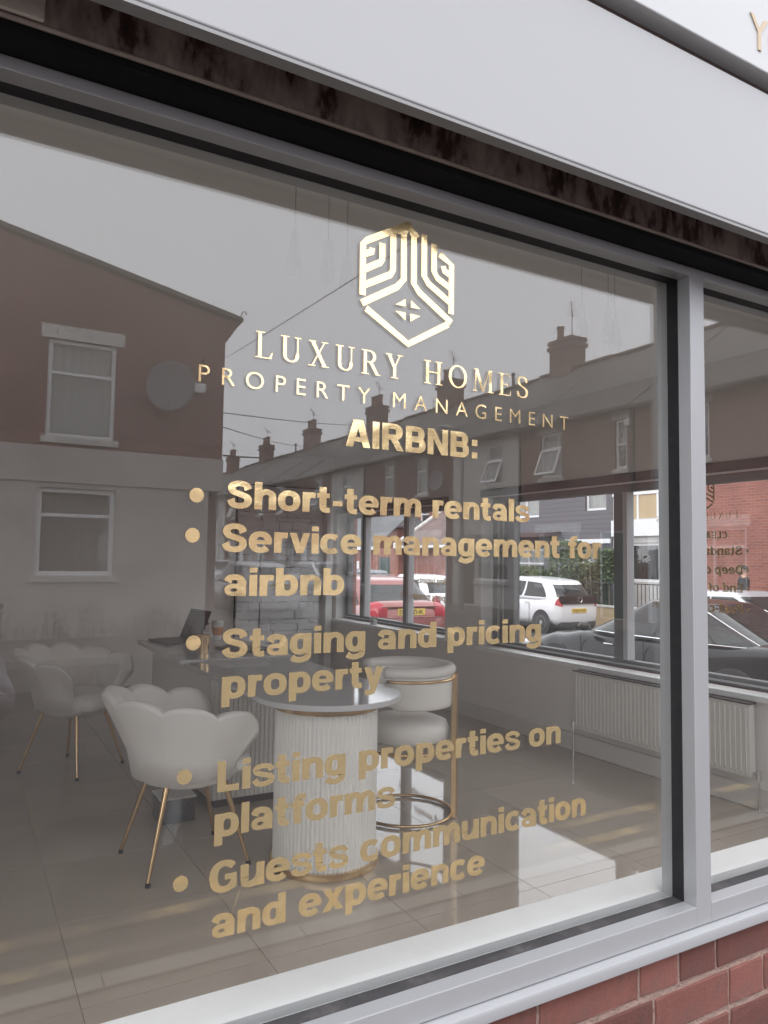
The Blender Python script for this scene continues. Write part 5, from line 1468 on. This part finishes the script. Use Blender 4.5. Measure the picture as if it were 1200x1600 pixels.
# ================================================================== people
def skin(name, verts, edges, m, parent, sub=2):
    """one continuous surface grown round a skeleton: verts = [(x, y, z, rx, ry)]"""
    me = bpy.data.meshes.new(name)
    me.from_pydata([v[:3] for v in verts], edges, [])
    o = bpy.data.objects.new(name, me); COL.objects.link(o)
    s = o.modifiers.new('skin', 'SKIN')
    me.skin_vertices  # layer made by the modifier
    lay = me.skin_vertices[0].data
    for k, v in enumerate(verts):
        lay[k].radius = (v[3], v[4]); lay[k].use_root = (k == 0)
    s.use_smooth_shade = True
    d = o.modifiers.new('sub', 'SUBSURF'); d.levels = sub; d.render_levels = sub
    me.materials.append(M[m]); child(o, parent)
    return o
def person(label, loc, rz, arms, coat, legs_m='jeans', puffer=False, beard=False, head_turn=0.0):
    t = thing('person', label, 'person', loc, rz)          # faces local -y
    V, E = [], []
    def add(p, r, prev=None):
        V.append((p[0], p[1], p[2], r if not isinstance(r, tuple) else r[0], r if not isinstance(r, tuple) else r[1]))
        if prev is not None: E.append((prev, len(V) - 1))
        return len(V) - 1
    pel = add((0, 0, .96), (.155, .11))
    wa = add((0, 0, 1.12), (.145, .10), pel); ch = add((0, .01, 1.32), (.17, .115), wa); up = add((0, .015, 1.44), (.12, .09), ch)
    nk = add((0, .01, 1.53), .055, up); hd0 = add((0, -.005, 1.60), (.062, .07), nk); hd1 = add((0, -.01, 1.68), (.074, .09), hd0); add((0, 0, 1.745), (.052, .062), hd1)
    for s in (-1, 1):
        h = add((s * .10, 0, .88), .085, pel); k = add((s * .11, -.02, .48), .058, h); a = add((s * .115, .02, .09), .042, k); add((s * .125, -.13, .04), .035, a)
    hands = []
    for s in (-1, 1):
        A = arms[0 if s < 0 else 1]
        sh = add((s * .185, .01, 1.42), .062, up); el = add(A[0], .046, sh); wr_ = add(A[1], .031, el); hn = add(A[2], (.040, .022), wr_)
        hands.append((Vector(A[1]), Vector(A[2]), s, hn))
    for w, c, s, hn in hands:
        d = (c - w).normalized(); side_ = d.cross(Vector((0, 0, 1)))
        side_ = side_.normalized() if side_.length > .1 else Vector((1, 0, 0))
        for q in range(4):
            b = c + side_ * (-.028 + .019 * q); f1 = add(b + d * .03, .0095, hn); f2 = add(b + d * (.055 + .006 * (1.5 - abs(q - 1.5))) + Vector((0, 0, -.012)), .0085, f1); add(b + d * .075 + Vector((0, 0, -.032)), .0075, f2)
        th = add(c - d * .02 + side_ * s * .04, .011, hn); add(c + d * .02 + side_ * s * .055, .009, th)
    body = skin('body', V, E, 'skin', t)
    # coat, trousers
    cv, ce = [], []
    def cadd(p, r, prev=None):
        cv.append((p[0], p[1], p[2], r if not isinstance(r, tuple) else r[0], r if not isinstance(r, tuple) else r[1]))
        if prev is not None: ce.append((prev, len(cv) - 1))
        return len(cv) - 1
    g = .03 if puffer else .026
    c0 = cadd((0, 0, .90), (.175 + g, .125 + g)); prev = c0
    n_ = 9 if puffer else 4
    for k in range(1, n_ + 1):
        f = k / n_; z = .90 + .52 * f; r = (.17 + .015 * f + g + (.014 * (-1) ** k if puffer else 0))
        prev = cadd((0, .005, z), (r, r * .70), prev)
    top = cadd((0, .012, 1.475), (.10 + g, .085 + g), prev); cadd((0, .01, 1.53), .072 + g * .4, top)
    for s in (-1, 1):
        A = arms[0 if s < 0 else 1]; sh = Vector((s * .195, .01, 1.41)); el, wr_ = Vector(A[0]), Vector(A[1])
        p = cadd(sh, .075 + g, prev); m_ = 5 if puffer else 2
        for k in range(1, m_ + 1): p = cadd(sh.lerp(el, k / m_), .062 - .010 * k / m_ + g + (.010 * (-1) ** k if puffer else 0), p)
        for k in range(1, m_ + 1): p = cadd(el.lerp(wr_, k / m_ * .97), .050 - .012 * k / m_ + g + (.009 * (-1) ** k if puffer else 0), p)
    skin('jacket', cv, ce, coat, t)
    tv, te = [], []
    tv.append((0, 0, .95, .165, .12))
    for s in (-1, 1):
        i = len(tv); tv += [(s * .10, 0, .86, .098, .098), (s * .11, -.02, .48, .074, .074), (s * .115, .015, .10, .062, .062)]; te += [(0, i), (i, i + 1), (i + 1, i + 2)]
    skin('trousers', tv, te, legs_m, t)
    for s in (-1, 1):
        child(MB().blob((s * .122, -.05, .045), (.052, .145, .048), 14, 8).build('shoe', 'shoe', smooth=True), t)
    # head: face, ears, hair
    hp_ = bpy.data.objects.new('head', None)
    fz = 1.655
    child(MB().blob((0, -.098, fz - .012), (.013, .022, .026), 10, 8).build('nose', 'skin', smooth=True), t)
    for s in (-1, 1):
        child(MB().blob((s * .032, -.083, fz + .018), (.013, .010, .009), 10, 6).build('eye', 'screen', smooth=True), t)
        child(MB().blob((s * .080, .005, fz), (.010, .022, .033), 10, 6).build('ear', 'skin', smooth=True), t)
    child(MB().blob((0, -.084, fz - .062), (.026, .010, .008), 10, 6).build('mouth', M['redlight'] if False else 'skin', smooth=True), t)
    hm = MB(); rg = []
    for k in range(8):
        a_ = R(90 - k * 13.5); rg.append([((.086) * math.cos(a_) * math.cos(q), .012 + .100 * math.cos(a_) * math.sin(q), fz + .025 + .090 * math.sin(a_) + (.035 if math.sin(q) < -.2 and k > 5 else 0)) for q in [2 * math.pi * j / 20 for j in range(20)]])
    child(hm.loops(rg).build('hair', 'hair', smooth=True), t)
    if beard: child(MB().blob((0, -.052, fz - .075), (.060, .046, .046), 14, 10).build('beard', 'hair', smooth=True), t)
    return t
bpy.data.objects.remove(bpy.data.objects['head']) if 'head' in bpy.data.objects else None
person('man in a dark jacket with folded arms standing before the red brick wall', (15.75, 9.62, ROAD_LO + .10), R(-150),
       (((-.25, .02, 1.14), (.02, -.17, 1.20), (.10, -.185, 1.22)), ((.25, .02, 1.14), (-.02, -.20, 1.16), (-.10, -.205, 1.15))), 'jacketdark', beard=True)
person('person in a lilac grey padded jacket raising a phone, mirrored at the left edge', (-.155, -1.64, ROAD_LO + .16), R(180),
       (((-.28, -.10, 1.20), (-.06, -.30, 1.42), (-.035, -.33, 1.48)), ((.28, -.06, 1.18), (.04, -.30, 1.42), (.02, -.33, 1.48))), 'puffer', puffer=True)
for o in [x for x in bpy.data.objects if x.name.startswith('head') and x.type == 'EMPTY' and not x.children]: bpy.data.objects.remove(o)
